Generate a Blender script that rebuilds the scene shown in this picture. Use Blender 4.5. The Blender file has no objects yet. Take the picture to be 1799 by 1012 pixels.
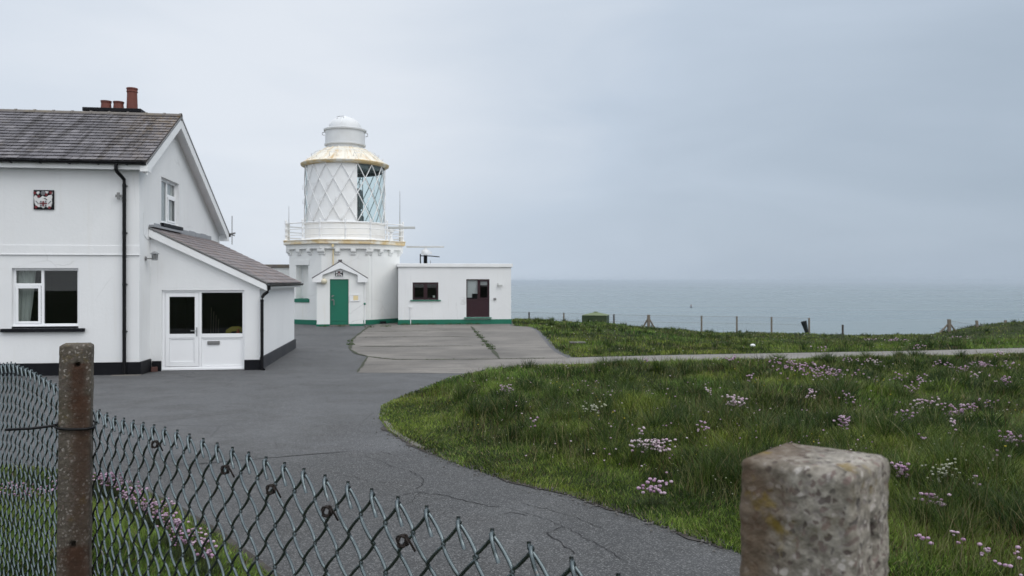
import bpy, bmesh, math, random
import numpy as np
from mathutils import Vector, Matrix
from mathutils.geometry import tessellate_polygon

random.seed(7)
RNG = np.random.default_rng(11)
SC = bpy.context.scene
COL = SC.collection
R = math.radians
EYE = 2.2
F = 1400.0
CX, CY = 900.0, 494.0

# ------------------------------------------------------------------ noise helpers
def _hash(ix, iy, seed):
    v = np.sin(ix * 127.1 + iy * 311.7 + seed * 74.7) * 43758.5453
    return v - np.floor(v)

def vnoise(x, y, scale, seed=0):
    x = np.asarray(x, float) / scale; y = np.asarray(y, float) / scale
    ix = np.floor(x); iy = np.floor(y)
    fx = x - ix; fy = y - iy
    fx = fx * fx * (3 - 2 * fx); fy = fy * fy * (3 - 2 * fy)
    a = _hash(ix, iy, seed); b = _hash(ix + 1, iy, seed)
    c = _hash(ix, iy + 1, seed); d = _hash(ix + 1, iy + 1, seed)
    return (a * (1 - fx) + b * fx) * (1 - fy) + (c * (1 - fx) + d * fx) * fy

def fbm(x, y, scale, seed=0, octv=3):
    s = 0; a = .5; t = 0
    for k in range(octv):
        s = s + a * vnoise(x, y, scale / (2 ** k), seed + k * 13); t += a; a *= .5
    return s / t

def smooth(a, b, x):
    t = np.clip((np.asarray(x, float) - a) / (b - a), 0, 1)
    return t * t * (3 - 2 * t)

# ------------------------------------------------------------------ layout of the ground (metres, viewer at x=0, y=0, eye 2.2 m)
def zr(Y):
    return .55 * np.clip((19 - np.asarray(Y, float)) / 15.0, 0, 1.25)

def gp(px, py):
    """photo point lying on the road level -> ground X, Y"""
    p = py - CY
    Y = 2104.6 / (p - 51.3) if p > 164 else F * EYE / p
    return ((px - CX) / F * Y, Y)

MEADOW = [(60, 33.4), (15.45, 24.06)] + [gp(*q) for q in
          [(1600, 627), (1400, 632), (1200, 636), (1100, 639), (985, 642), (900, 647), (850, 652), (795, 663), (745, 683), (703, 700), (676, 713),
           (672, 735), (690, 760), (740, 787), (800, 812), (900, 845), (1000, 868), (1100, 900), (1200, 935), (1290, 965)]] + \
         [(1.75, 4.3), (2.3, 3.4), (3.3, 1.8), (4.5, -1), (6, -6), (9, -90), (160, -90), (160, 50)]
UPPER = [(60, 36.5), (16.6, 25.9)] + [gp(*q) for q in [(1600, 617.5), (1400, 621), (1200, 624.5), (1000, 629.5), (976, 619), (966, 610), (953, 594), (941, 581), (927, 574.5), (897, 573.2)]] + \
        [(-.3, 50), (-40, 52), (-40, 140), (160, 140), (160, 50)]
VERGE = [(-9, 8.2), (-4.7, 7.6), (-3.65, 7.1), (-2.75, 6.2), (-2.05, 5.35), (-1.5, 4.6), (-.4, 3.1), (1.2, 1.3), (2.6, -1), (4, -6), (6, -90), (-60, -90), (-60, 8)]
APRON = [gp(*q) for q in [(648, 574.5), (633, 585.5), (619, 597), (615, 614), (628, 622), (647, 627), (628, 655), (700, 655.5), (773, 656), (850, 656), (900, 650), (985, 643),
          (1000, 630), (976, 619), (966, 610), (953, 594), (941, 580), (927, 574), (897, 572.5)]] + [(-.2, 44), (-7, 44)]
PATH = [gp(985, 645)] + [gp(*q) for q in [(1200, 637.5), (1400, 633.5), (1600, 628.5)]] + [(15.45, 23.9), (60, 33.2), (60, 36.7), (16.6, 26.1)] + \
       [gp(*q) for q in [(1600, 617), (1400, 620.5), (1200, 624), (1000, 629)]]

def sdist(poly, x, y):
    """signed distance to a polygon, positive inside"""
    x = np.asarray(x, float); y = np.asarray(y, float)
    P = np.array(poly); n = len(P)
    d = np.full(x.shape, 1e9); ins = np.zeros(x.shape, bool)
    for i in range(n):
        a = P[i]; b = P[(i + 1) % n]
        e = b - a; wx = x - a[0]; wy = y - a[1]
        t = np.clip((wx * e[0] + wy * e[1]) / (e @ e + 1e-12), 0, 1)
        d = np.minimum(d, (wx - t * e[0]) ** 2 + (wy - t * e[1]) ** 2)
        c = ((a[1] > y) != (b[1] > y))
        with np.errstate(divide='ignore', invalid='ignore'):
            xi = (b[0] - a[0]) * (y - a[1]) / (b[1] - a[1] + 1e-15) + a[0]
        ins ^= c & (x < xi)
    d = np.sqrt(d)
    return np.where(ins, d, -d)

HARD = UPPER[:2 + 10] + [(-.3, 44), (-40, 46)]
def hard_dist(x, y):
    x = np.asarray(x, float); y = np.asarray(y, float); d = np.full(x.shape, 1e9)
    for a, b in zip(HARD[:-1], HARD[1:]):
        ex, ey = b[0] - a[0], b[1] - a[1]; t = np.clip(((x - a[0]) * ex + (y - a[1]) * ey) / (ex * ex + ey * ey), 0, 1)
        d = np.minimum(d, np.hypot(x - a[0] - t * ex, y - a[1] - t * ey))
    return d

def ground_z(x, y, detail=True):
    x = np.asarray(x, float); y = np.asarray(y, float)
    s1 = sdist(MEADOW, x, y); s2 = sdist(UPPER, x, y); s3 = sdist(VERGE, x, y)
    z = zr(y) - .05
    # meadow: a low tussocky mound
    m = smooth(0, .05, s1) * .065 + smooth(.1, 1.6, s1) * .07
    tb = (fbm(x, y, 1.7, 3) - .42) * .42 * smooth(.9, 2.6, s1) + (fbm(x, y, .7, 9) - .5) * .24 * smooth(.4, 1.6, s1)
    damp = 1 - .75 * smooth(16, 21, y)
    z = np.where(s1 > 0, zr(y) - .05 + m + tb * damp, z)
    # verge
    v = smooth(0, .05, s3) * .07 + smooth(.2, 1.5, s3) * .12 + (fbm(x, y, .8, 21) - .5) * .12 * smooth(.2, 1, s3)
    z = np.where(s3 > 0, zr(y) - .05 + v, z)
    # far grass: falls gently to the cliff
    zf = np.interp(x, [-40, 1.3, 6, 15, 24, 31, 33.5, 36, 38.5, 46, 70], [-1.25, -1.36, -1.58, -1.74, -1.80, -1.84, -1.55, -1.08, -.82, -.4, -.2])
    fr = smooth(-2, 24, hard_dist(x, y)) - smooth(-2, 24, 0)
    far = -.05 + smooth(0, .2, s2) * .06 + zf * fr + (fbm(x, y, 3.0, 31) - .5) * .30 * smooth(.8, 4, s2) + (fbm(x, y, 1.1, 35) - .5) * .2 * smooth(.4, 2, s2)
    far = far - np.clip(y - 59, 0, 30) * .10
    edge = 63 + (fbm(x, y * 0, 14, 40) - .5) * 3
    drop = np.clip(y - edge, 0, 80)
    far = far - np.where(drop > 0, drop * 1.4 + drop ** 2 * .02, 0)
    z = np.where(s2 > 0, far, z)
    # land behind the buildings
    back = (s2 <= 0) & (s1 <= 0) & (s3 <= 0) & (y > 44)
    return z

def on_ground(px, py, y0=3.0, y1=75.0):
    """photo point -> point where the sight line meets the ground"""
    Y = np.linspace(y0, y1, 6000)
    X = (px - CX) / F * Y; Zr = EYE - (py - CY) / F * Y
    g = ground_z(X, Y)
    k = np.argmax(Zr <= g)
    return float(X[k]), float(Y[k]), float(g[k])

# ------------------------------------------------------------------ materials
def newmat(name):
    m = bpy.data.materials.new(name); m.use_nodes = True
    nt = m.node_tree; nt.nodes.clear()
    out = nt.nodes.new('ShaderNodeOutputMaterial')
    b = nt.nodes.new('ShaderNodeBsdfPrincipled')
    nt.links.new(b.outputs[0], out.inputs[0])
    return m, nt, b, out

class N:
    def __init__(s, nt): s.nt = nt
    def new(s, t, **kw):
        n = s.nt.nodes.new(t)
        for k, v in kw.items(): setattr(n, k, v)
        return n
    def put(s, inp, v):
        if hasattr(v, 'is_linked') or hasattr(v, 'links'): s.nt.links.new(v, inp)
        elif isinstance(v, (tuple, list)) and len(v) == 3 and inp.type == 'RGBA': inp.default_value = (*v, 1)
        else: inp.default_value = v
    def coord(s, kind='Object', scale=(1, 1, 1), rot=(0, 0, 0), loc=(0, 0, 0)):
        c = s.new('ShaderNodeTexCoord'); m = s.new('ShaderNodeMapping')
        s.nt.links.new(c.outputs[kind], m.inputs[0])
        m.inputs['Scale'].default_value = scale; m.inputs['Rotation'].default_value = rot; m.inputs['Location'].default_value = loc
        return m.outputs[0]
    def noise(s, vec, scale, detail=4, rough=.55, dist=0):
        n = s.new('ShaderNodeTexNoise'); s.put(n.inputs['Vector'], vec)
        n.inputs['Scale'].default_value = scale; n.inputs['Detail'].default_value = detail
        n.inputs['Roughness'].default_value = rough; n.inputs['Distortion'].default_value = dist
        return n.outputs[0]
    def voro(s, vec, scale, feature='F1', out=0):
        n = s.new('ShaderNodeTexVoronoi', feature=feature); s.put(n.inputs['Vector'], vec); n.inputs['Scale'].default_value = scale
        return n.outputs[out]
    def ramp(s, fac, stops, interp='LINEAR'):
        n = s.new('ShaderNodeValToRGB'); s.put(n.inputs[0], fac); n.color_ramp.interpolation = interp
        el = n.color_ramp.elements
        while len(el) < len(stops): el.new(.5)
        for e, (p, c) in zip(el, stops):
            e.position = p; e.color = (*c, 1) if isinstance(c, (tuple, list)) else (c, c, c, 1)
        return n.outputs[0]
    def mix(s, fac, a, b, mode='MIX'):
        n = s.new('ShaderNodeMix', data_type='RGBA', blend_type=mode); n.clamp_factor = True
        s.put(n.inputs[0], fac); s.put(n.inputs[6], a); s.put(n.inputs[7], b)
        return n.outputs[2]
    def math(s, op, a, b=0.0, c=0.0, clamp=False):
        n = s.new('ShaderNodeMath', operation=op); n.use_clamp = clamp
        s.put(n.inputs[0], a); s.put(n.inputs[1], b)
        if len(n.inputs) > 2: s.put(n.inputs[2], c)
        return n.outputs[0]
    def sep(s, vec):
        n = s.new('ShaderNodeSeparateXYZ'); s.put(n.inputs[0], vec); return n.outputs
    def bump(s, h, strength=.3, dist=.02):
        n = s.new('ShaderNodeBump'); s.put(n.inputs['Height'], h); n.inputs['Strength'].default_value = strength; n.inputs['Distance'].default_value = dist
        return n.outputs[0]

def plain(name, col, rough=.6, metal=0, var=.12, scale=6, spec=.4, bump=0.0, dirt=None):
    m, nt, b, o = newmat(name); n = N(nt)
    v = n.coord('Object')
    f = n.noise(v, scale, 5)
    c = n.mix(f, tuple(x * (1 - var) for x in col), tuple(min(1, x * (1 + var)) for x in col))
    if dirt:
        f2 = n.noise(v, scale * .35, 6, .65)
        c = n.mix(n.ramp(f2, [(.5, 0.0), (.75, dirt[1])]), c, dirt[0])
    n.put(b.inputs['Base Color'], c); b.inputs['Roughness'].default_value = rough; b.inputs['Metallic'].default_value = metal
    b.inputs['Specular IOR Level'].default_value = spec
    if bump: n.put(b.inputs['Normal'], n.bump(n.noise(v, scale * 6, 4), bump, .01))
    return m

M = {}
def wall_mat(name, col, stain=(.52, .47, .36), amt=.35):
    m, nt, b, o = newmat(name); n = N(nt)
    v = n.coord('Object')
    f = n.noise(v, .9, 5, .6)
    c = n.mix(n.ramp(f, [(.3, 0.0), (.7, 1.0)]), tuple(x * .95 for x in col), col)
    vs = n.coord('Object', scale=(5, 5, .45))
    st = n.noise(vs, 1.0, 6, .65)
    c = n.mix(n.ramp(st, [(.56, 0.0), (.8, amt)]), c, stain)
    pt = n.noise(n.coord('Object', scale=(1, 1, .6)), .55, 3, .4, .8)
    c = n.mix(n.ramp(pt, [(.50, 0.0), (.515, .16)]), c, (.66, .675, .69))
    run = n.noise(n.coord('Object', scale=(9, 9, .35)), 1.0, 5, .7)
    c = n.mix(n.ramp(run, [(.60, 0.0), (.78, amt * 1.2)]), c, (.40, .40, .34))
    cr = n.voro(n.mix(.2, v, n.noise(v, 2.0, 4)), .7, 'DISTANCE_TO_EDGE')
    c = n.mix(n.math('MULTIPLY', n.ramp(cr, [(0, .5), (.006, 0.0)]), n.ramp(n.noise(v, .5, 3), [(.5, 0.0), (.6, 1.0)])), c, (.45, .45, .44))
    n.put(b.inputs['Base Color'], c); b.inputs['Roughness'].default_value = .75; b.inputs['Specular IOR Level'].default_value = .25
    n.put(b.inputs['Normal'], n.bump(n.mix(.5, n.noise(v, 14, 5, .6), n.noise(v, 2.2, 3)), .35, .02))
    return m
M['wall'] = wall_mat('white_render', (.77, .78, .79), amt=.16)
M['tower'] = wall_mat('white_masonry_paint', (.80, .81, .80), (.62, .56, .42), .30)
M['white'] = plain('white_paint', (.80, .81, .82), .45, var=.05, scale=3, dirt=((.5, .47, .42), .25))
M['upvc'] = plain('white_plastic', (.83, .84, .86), .3, var=.02, scale=2)
M['black'] = plain('black_paint', (.006, .0065, .009), .55, var=.4, scale=5, spec=.15, dirt=((.03, .03, .03), .3))
M['blackp'] = plain('black_plastic', (.006, .006, .007), .4, var=.2, spec=.2)
M['plinth2'] = plain('grey_black_paint', (.022, .023, .028), .6, var=.3, scale=4, dirt=((.09, .09, .09), .5))
M['green'] = plain('green_paint', (.009, .145, .09), .4, var=.12, scale=3, dirt=((.02, .12, .08), .4))
M['maroon'] = plain('maroon_frame', (.024, .0045, .009), .35, var=.25)
M['steel'] = plain('galvanised_steel', (.36, .37, .38), .45, .7, .15)
M['dsteel'] = plain('dull_steel', (.22, .22, .22), .5, .4, .2)
M['lead'] = plain('lead_flashing', (.28, .29, .31), .6, 0, .2, 8)
M['terracotta'] = plain('terracotta', (.150, .048, .036), .7, var=.25, scale=8, bump=.2)
M['ridge'] = plain('ridge_tile', (.16, .145, .135), .85, var=.3, scale=5, bump=.4, dirt=((.25, .20, .10), .5))
M['brick'] = plain('red_brick', (.085, .04, .034), .85, var=.3, scale=20, bump=.4)
M['rust'] = plain('rusty_wire', (.018, .013, .011), .8, .3, .5, 40)
M['room'] = plain('dark_room', (.02, .021, .02), .9, var=.3, scale=1.5)
M['curtain'] = plain('net_curtain', (.78, .78, .77), .9, var=.1, scale=10)
M['tankgreen'] = plain('dark_green_panel', (.028, .050, .018), .6, var=.2, scale=2, dirt=((.07, .08, .05), .5))
M['tanktop'] = plain('pale_green_lid', (.12, .155, .07), .6, var=.15, scale=3)
M['wood'] = plain('weathered_wood', (.17, .145, .115), .9, var=.35, scale=9, bump=.4)
M['darkwood'] = plain('dark_wood', (.05, .042, .036), .9, var=.35, scale=9, bump=.3)
M['yellow'] = plain('yellow_plastic', (.34, .27, .02), .4)
M['orange'] = plain('orange_plastic', (.4, .07, .015), .4)
M['cream'] = plain('cream_sign', (.75, .62, .36), .5, var=.06)
M['globe'] = plain('cream_glass_globe', (.62, .57, .44), .35, var=.08)
M['red'] = plain('red_enamel', (.15, .014, .02), .5, var=.3, scale=30)
M['crestgrey'] = plain('grey_enamel', (.16, .17, .18), .5, var=.4, scale=30)
M['crestwhite'] = plain('white_enamel', (.66, .66, .66), .5, var=.2, scale=30)
M['optic'] = plain('dark_optic', (.16, .175, .175), .4, .3, .3)
M['galv'] = plain('pale_galvanised', (.5, .51, .5), .5, .2, .1)
M['meshblack'] = plain('dark_netting', (.008, .012, .014), .8)

def glass_mat(name, tint=(1, 1, 1), ior=1.3, rough=.01):
    m, nt, b, o = newmat(name); n = N(nt); nt.nodes.remove(b)
    t = n.new('ShaderNodeBsdfTransparent'); t.inputs[0].default_value = (*tint, 1)
    g = n.new('ShaderNodeBsdfGlossy'); g.inputs['Roughness'].default_value = rough
    fr = n.new('ShaderNodeFresnel'); ge = n.new('ShaderNodeNewGeometry')
    n.put(fr.inputs[0], n.math('MULTIPLY_ADD', ge.outputs['Backfacing'], 1 / ior - ior, ior))
    mx = n.new('ShaderNodeMixShader')
    nt.links.new(fr.outputs[0], mx.inputs[0]); nt.links.new(t.outputs[0], mx.inputs[1]); nt.links.new(g.outputs[0], mx.inputs[2])
    nt.links.new(mx.outputs[0], o.inputs[0])
    return m
M['glass'] = glass_mat('window_glass', (.75, .78, .77), 1.45)
M['glass2'] = glass_mat('lantern_glass', (.86, .93, .93), 1.3)
M['glass3'] = glass_mat('annex_glass', (.8, .82, .82), 1.3)

def slate_mat():
    m, nt, b, o = newmat('slate'); n = N(nt)
    g = n.new('ShaderNodeNewGeometry')
    ri = g.outputs['Random Per Island']
    c = n.ramp(ri, [(0, (.084, .081, .095)), (.35, (.114, .109, .126)), (.7, (.142, .136, .153)), (1, (.19, .181, .198))])
    uv = n.coord('UV', scale=(3.0, .30, 1))
    st = n.noise(uv, 1.0, 6, .7)
    c = n.mix(n.ramp(st, [(.49, 0.0), (.58, .9)]), c, (.040, .036, .042))
    v = n.coord('Object')
    c = n.mix(n.ramp(n.noise(v, 3.0, 6, .7), [(.58, 0.0), (.75, .55)]), c, (.24, .20, .14))
    c = n.mix(n.ramp(n.noise(v, 25, 4, .7), [(.4, 0.0), (.8, .5)]), c, (.22, .21, .2))
    uo = n.sep(n.coord('Object'))
    verge = n.math('MULTIPLY', n.ramp(n.math('MULTIPLY_ADD', uo[0], .5, .75), [(.0, .0), (.9, 1.0)]), n.ramp(n.math('MULTIPLY_ADD', uo[2], .6, -3.2), [(.1, .25), (.75, 1.0)]))
    c = n.mix(n.math('MULTIPLY', verge, n.ramp(n.noise(v, 7, 6, .75), [(.42, 0.0), (.62, .8)])), c, (.23, .155, .07))
    n.put(b.inputs['Base Color'], c); b.inputs['Roughness'].default_value = .7; b.inputs['Specular IOR Level'].default_value = .35
    n.put(b.inputs['Normal'], n.bump(n.noise(v, 30, 4), .3, .01))
    return m
M['slate'] = slate_mat()
def slate2_mat():
    m, nt, b, o = newmat('brownish_slate'); n = N(nt)
    ri = n.new('ShaderNodeNewGeometry').outputs['Random Per Island']
    c = n.ramp(ri, [(0, (.12, .106, .113)), (.5, (.16, .142, .148)), (1, (.22, .19, .19))])
    v = n.coord('Object')
    c = n.mix(n.ramp(n.noise(v, 2.2, 6, .7), [(.45, 0.0), (.7, .8)]), c, (.19, .125, .09))
    n.put(b.inputs['Base Color'], c); b.inputs['Roughness'].default_value = .6
    n.put(b.inputs['Normal'], n.bump(n.noise(v, 30, 4), .3, .01))
    return m
M['slate2'] = slate2_mat()

def rust_white(name, base, amt_lo, amt_hi, scale=(3, 3, .6)):
    m, nt, b, o = newmat(name); n = N(nt)
    v = n.coord('Object', scale=scale)
    f = n.noise(v, 1.6, 6, .7)
    c = n.mix(n.ramp(f, [(amt_lo, 0.0), (amt_hi, .9)]), base, (.62, .45, .20))
    f2 = n.noise(v, 3.1, 6, .75)
    c = n.mix(n.ramp(f2, [(.58, 0.0), (.74, .75)]), c, (.36, .17, .05))
    n.put(b.inputs['Base Color'], c); b.inputs['Roughness'].default_value = .55
    return m
def rust_cone():
    m, nt, b, o = newmat('rust_streaked_roof_paint'); n = N(nt)
    x, y, z = n.sep(n.coord('Object'))
    ang = n.math('ARCTAN2', y, x); cv = n.new('ShaderNodeCombineXYZ')
    n.put(cv.inputs[0], n.math('MULTIPLY', ang, 3.2)); n.put(cv.inputs[1], n.math('MULTIPLY', z, .5))
    f = n.noise(cv.outputs[0], 2.4, 6, .7)
    c = n.mix(n.ramp(f, [(.50, 0.0), (.68, .85)]), (.74, .71, .63), (.56, .36, .13))
    f2 = n.noise(cv.outputs[0], 5.5, 5, .75)
    c = n.mix(n.ramp(f2, [(.58, 0.0), (.70, .8)]), c, (.30, .13, .04))
    n.put(b.inputs['Base Color'], c); b.inputs['Roughness'].default_value = .6
    return m
M['rustroof'] = rust_cone()
M['rustslab'] = rust_white('rust_stained_slab', (.74, .72, .66), .38, .58, (.9, .9, 2))

def asphalt_mat():
    m, nt, b, o = newmat('asphalt'); n = N(nt)
    v = n.coord('Object')
    big = n.noise(v, .22, 5, .6)
    c = n.mix(n.ramp(big, [(.3, 0.0), (.7, 1.0)]), (.050, .0515, .055), (.096, .0985, .104))
    so_ = n.sep(v)
    seam = n.math('ADD', n.math('MULTIPLY_ADD', so_[0], -.06, so_[1]), n.math('MULTIPLY', n.noise(v, .9, 3), .5))
    old = n.ramp(n.math('MULTIPLY', n.math('SUBTRACT', 8.9, seam), 4.0), [(0, 0.0), (1, 1.0)])
    c = n.mix(old, c, n.mix(n.noise(v, .7, 5, .65), (.026, .0265, .0275), (.062, .063, .065)))
    med = n.noise(v, 1.6, 6, .65)
    c = n.mix(n.ramp(n.noise(n.coord('Object', scale=(1, .45, 1), rot=(0, 0, .35)), .55, 6, .7), [(.50, 0.0), (.68, .45)]), c, (.12, .122, .126))
    c = n.mix(n.ramp(med, [(.35, .65), (.55, 0.0)]), c, (.040, .039, .038))
    sp = n.voro(v, 130, 'F1', 1)
    spv = n.sep(sp)[0]
    c = n.mix(n.ramp(spv, [(.66, 0.0), (.97, .62)]), c, (.235, .235, .235))
    c = n.mix(n.ramp(n.sep(sp)[1], [(.6, 0.0), (1, .6)]), c, (.02, .02, .021))
    sp2 = n.sep(n.voro(v, 28, 'F1', 1))[0]
    c = n.mix(n.ramp(sp2, [(.95, 0.0), (.98, .15)]), c, (.18, .18, .18))
    # hairline cracking in places
    vd = n.mix(.12, v, n.new('ShaderNodeTexNoise').outputs[1])
    ck = n.voro(vd, .75, 'DISTANCE_TO_EDGE')
    msk = n.ramp(n.noise(v, .35, 3), [(.5, 0.0), (.62, .8)])
    ln = n.ramp(ck, [(.0, 1.0), (.012, 0.0)])
    c = n.mix(n.math('MULTIPLY', ln, msk), c, (.018, .018, .02))
    n.put(b.inputs['Base Color'], c); b.inputs['Roughness'].default_value = .72; b.inputs['Specular IOR Level'].default_value = .4
    n.put(b.inputs['Normal'], n.bump(n.mix(.5, n.voro(v, 95), n.noise(v, 30, 4)), .55, .012))
    return m
M['asphalt'] = asphalt_mat()
M['crack'] = plain('asphalt_crack', (.014, .014, .015), .9, var=.4, scale=30)
M['dirt'] = plain('edge_dirt', (.040, .034, .029), .95, var=.5, scale=14, bump=.8, dirt=((.09, .085, .08), .8))

M['dirt2'] = plain('loose_grit', (.11, .105, .10), .95, var=.6, scale=40)
def concrete_mat():
    m, nt, b, o = newmat('concrete_apron'); n = N(nt)
    v = n.coord('Object')
    c = n.mix(n.ramp(n.noise(v, .35, 5, .6), [(.35, 0.0), (.65, 1.0)]), (.120, .110, .099), (.225, .207, .186))
    vs = n.coord('Object', scale=(.5, 2.6, 1))
    c = n.mix(n.ramp(n.noise(vs, 1.2, 6, .75), [(.45, 0.0), (.65, .75)]), c, (.085, .080, .075))
    c = n.mix(n.ramp(n.noise(v, 9, 5, .7), [(.55, 0.0), (.8, .5)]), c, (.26, .24, .215))
    c = n.mix(n.ramp(n.sep(n.voro(v, 60, 'F1', 1))[0], [(.6, 0.0), (1, .4)]), c, (.08, .078, .075))
    n.put(b.inputs['Base Color'], c); b.inputs['Roughness'].default_value = .85
    n.put(b.inputs['Normal'], n.bump(n.noise(v, 40, 4), .4, .01))
    return m
M['apron'] = concrete_mat()
M['path'] = plain('worn_path', (.195, .185, .172), .9, var=.3, scale=1.2, dirt=((.11, .105, .09), .7), bump=.3)
M['joint'] = plain('mossy_joint', (.045, .05, .03), .95, var=.4, scale=8)

def soil_mat():
    m, nt, b, o = newmat('turf_soil'); n = N(nt)
    v = n.coord('Object')
    c = n.ramp(n.noise(v, 2.5, 6, .7), [(.3, (.016, .024, .008)), (.5, (.028, .040, .013)), (.7, (.045, .050, .022))])
    c = n.mix(n.ramp(n.noise(v, .5, 4), [(.5, 0.0), (.7, .5)]), c, (.045, .042, .025))
    g = n.new('ShaderNodeNewGeometry')
    nz = n.sep(g.outputs['True Normal'])[2]
    c = n.mix(n.ramp(nz, [(.6, 1.0), (.8, 0.0)]), c, (.14, .125, .105))
    n.put(b.inputs['Base Color'], c); b.inputs['Roughness'].default_value = .95; b.inputs['Specular IOR Level'].default_value = .1
    n.put(b.inputs['Normal'], n.bump(n.noise(v, 18, 5), .8, .05))
    return m
M['soil'] = soil_mat()

def blade_mat(name, rough=.5):
    m, nt, b, o = newmat(name); n = N(nt)
    a = n.new('ShaderNodeAttribute'); a.attribute_name = 'tint'
    n.put(b.inputs['Base Color'], a.outputs[0]); b.inputs['Roughness'].default_value = rough; b.inputs['Specular IOR Level'].default_value = .25
    t = n.new('ShaderNodeBsdfTranslucent'); n.put(t.inputs[0], a.outputs[0])
    mx = n.new('ShaderNodeMixShader'); mx.inputs[0].default_value = .25
    nt.links.new(b.outputs[0], mx.inputs[1]); nt.links.new(t.outputs[0], mx.inputs[2]); nt.links.new(mx.outputs[0], o.inputs[0])
    return m
M['blade'] = blade_mat('grass_blades')
M['petal'] = blade_mat('flower_petals', .8)

def sea_mat():
    m, nt, b, o = newmat('sea_water'); n = N(nt)
    v = n.coord('Object', scale=(.35, 1, 1))
    h = n.mix(.4, n.noise(v, .05, 6, .6), n.noise(v, .012, 4, .5))
    vl = n.coord('Object', scale=(.0011, .006, 1))
    lanes = n.noise(vl, 1.0, 4, .55, .5)
    c = n.mix(n.ramp(lanes, [(.35, 0.0), (.65, 1.0)]), (.125, .172, .184), (.165, .210, .220))
    n.put(b.inputs['Base Color'], c)
    n.put(b.inputs['Roughness'], n.ramp(lanes, [(.3, .22), (.7, .34)]))
    b.inputs['IOR'].default_value = 1.33
    n.put(b.inputs['Normal'], n.bump(h, .9, 6.0))
    return m
M['sea'] = sea_mat()

def post_mat(name, rust, cols, lichen=0.0, agg=60, seed=0.0, brown=0.0, peb=.9):
    m, nt, b, o = newmat(name); n = N(nt)
    v = n.coord('Object', loc=(seed, seed, seed))
    vo = n.coord('Object')
    vd = n.mix(.03, v, n.noise(v, 40, 3))
    vc = n.voro(vd, agg, 'F1', 1)
    r = n.sep(vc)
    de = n.voro(vd, agg, 'F1', 0)
    c = n.ramp(n.mix(.55, n.noise(v, 9, 6, .7), n.noise(v, 110, 4, .6)), [(.33, cols[0]), (.5, cols[1]), (.66, cols[2])])
    pebc = n.ramp(r[0], [(0, (.05, .04, .038)), (.3, (.20, .15, .135)), (.5, (.07, .062, .06)), (.75, (.28, .25, .23)), (1, (.43, .40, .37))])
    c = n.mix(n.ramp(n.math('MULTIPLY', n.ramp(r[1], [(.25, 0.0), (.35, 1.0)]), n.ramp(de, [(.38, 1.0), (.52, 0.0)])), [(0, 0.0), (1, peb)]), c, pebc)
    c = n.mix(n.ramp(n.noise(v, 70, 4, .7), [(.5, 0.0), (.8, .6)]), c, (.03, .028, .025))
    if brown:
        bs = n.sep(vo)
        bf = n.math('MULTIPLY', n.ramp(n.math('ADD', n.math('MULTIPLY', bs[0], -9), n.noise(v, 16, 5, .7)), [(.45, 0.0), (.85, 1.0)]), n.ramp(n.math('MULTIPLY_ADD', bs[2], -9, n.math('MULTIPLY', n.noise(v, 20, 3), .6)), [(.0, 1.0), (.1, 1.0)]))
        c = n.mix(n.math('MULTIPLY', bf, brown), c, n.mix(n.noise(v, 45, 4, .7), (.045, .026, .014), (.15, .10, .062)))
    if lichen:
        c = n.mix(n.ramp(n.noise(v, 22, 4, .6), [(.59, 0.0), (.68, lichen)]), c, (.20, .135, .022))
        c = n.mix(n.ramp(n.noise(v, 11, 5, .65), [(.52, 0.0), (.68, lichen * .8)]), c, (.075, .062, .022))
    for (x0, z0, w, L, amt) in rust:
        s = n.sep(vo)
        wob = n.math('MULTIPLY', n.math('SUBTRACT', n.noise(v, 14, 4, .7), .5), .05)
        dx = n.math('ABSOLUTE', n.math('SUBTRACT', n.math('ADD', s[0], wob), x0))
        fx = n.ramp(n.math('DIVIDE', dx, w), [(.25, 1.0), (1, 0.0)])
        dz = n.math('DIVIDE', n.math('SUBTRACT', z0, s[2]), L)
        fz = n.ramp(dz, [(0, 0.0), (.02, 1.0), (.4, .8), (1, 0.0)])
        fy = n.ramp(n.math('ADD', n.math('MULTIPLY', s[1], -10), .5), [(.6, 0.0), (.85, 1.0)])
        f = n.math('MULTIPLY', n.math('MULTIPLY', fx, fz), fy)
        c = n.mix(n.math('MULTIPLY', f, amt), c, n.mix(n.noise(v, 30, 3), (.024, .013, .009), (.068, .032, .018)))
    n.put(b.inputs['Base Color'], c); b.inputs['Roughness'].default_value = .9; b.inputs['Specular IOR Level'].default_value = .2
    n.put(b.inputs['Normal'], n.bump(n.mix(.25, n.noise(v, 160, 5, .7), de), .8, .004))
    return m

def wire_mat():
    m, nt, b, o = newmat('galvanised_wire'); n = N(nt)
    v = n.coord('Object')
    c = n.mix(n.noise(v, 30, 4), (.050, .066, .074), (.19, .225, .235))
    x = n.sep(v)[0]
    z = n.sep(v)[2]
    old = n.ramp(n.math('ADD', n.math('MULTIPLY', x, -.6), n.math('MULTIPLY', n.noise(v, 5, 4), .5)), [(.95, 0.0), (1.12, .8)])
    c = n.mix(old, c, (.075, .05, .035))
    c = n.mix(n.ramp(n.noise(v, 16, 5, .7), [(.62, 0.0), (.72, .8)]), c, (.10, .045, .025))
    n.put(b.inputs['Base Color'], c); b.inputs['Roughness'].default_value = .27; b.inputs['Metallic'].default_value = .85
    return m
M['wire'] = wire_mat()

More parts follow.
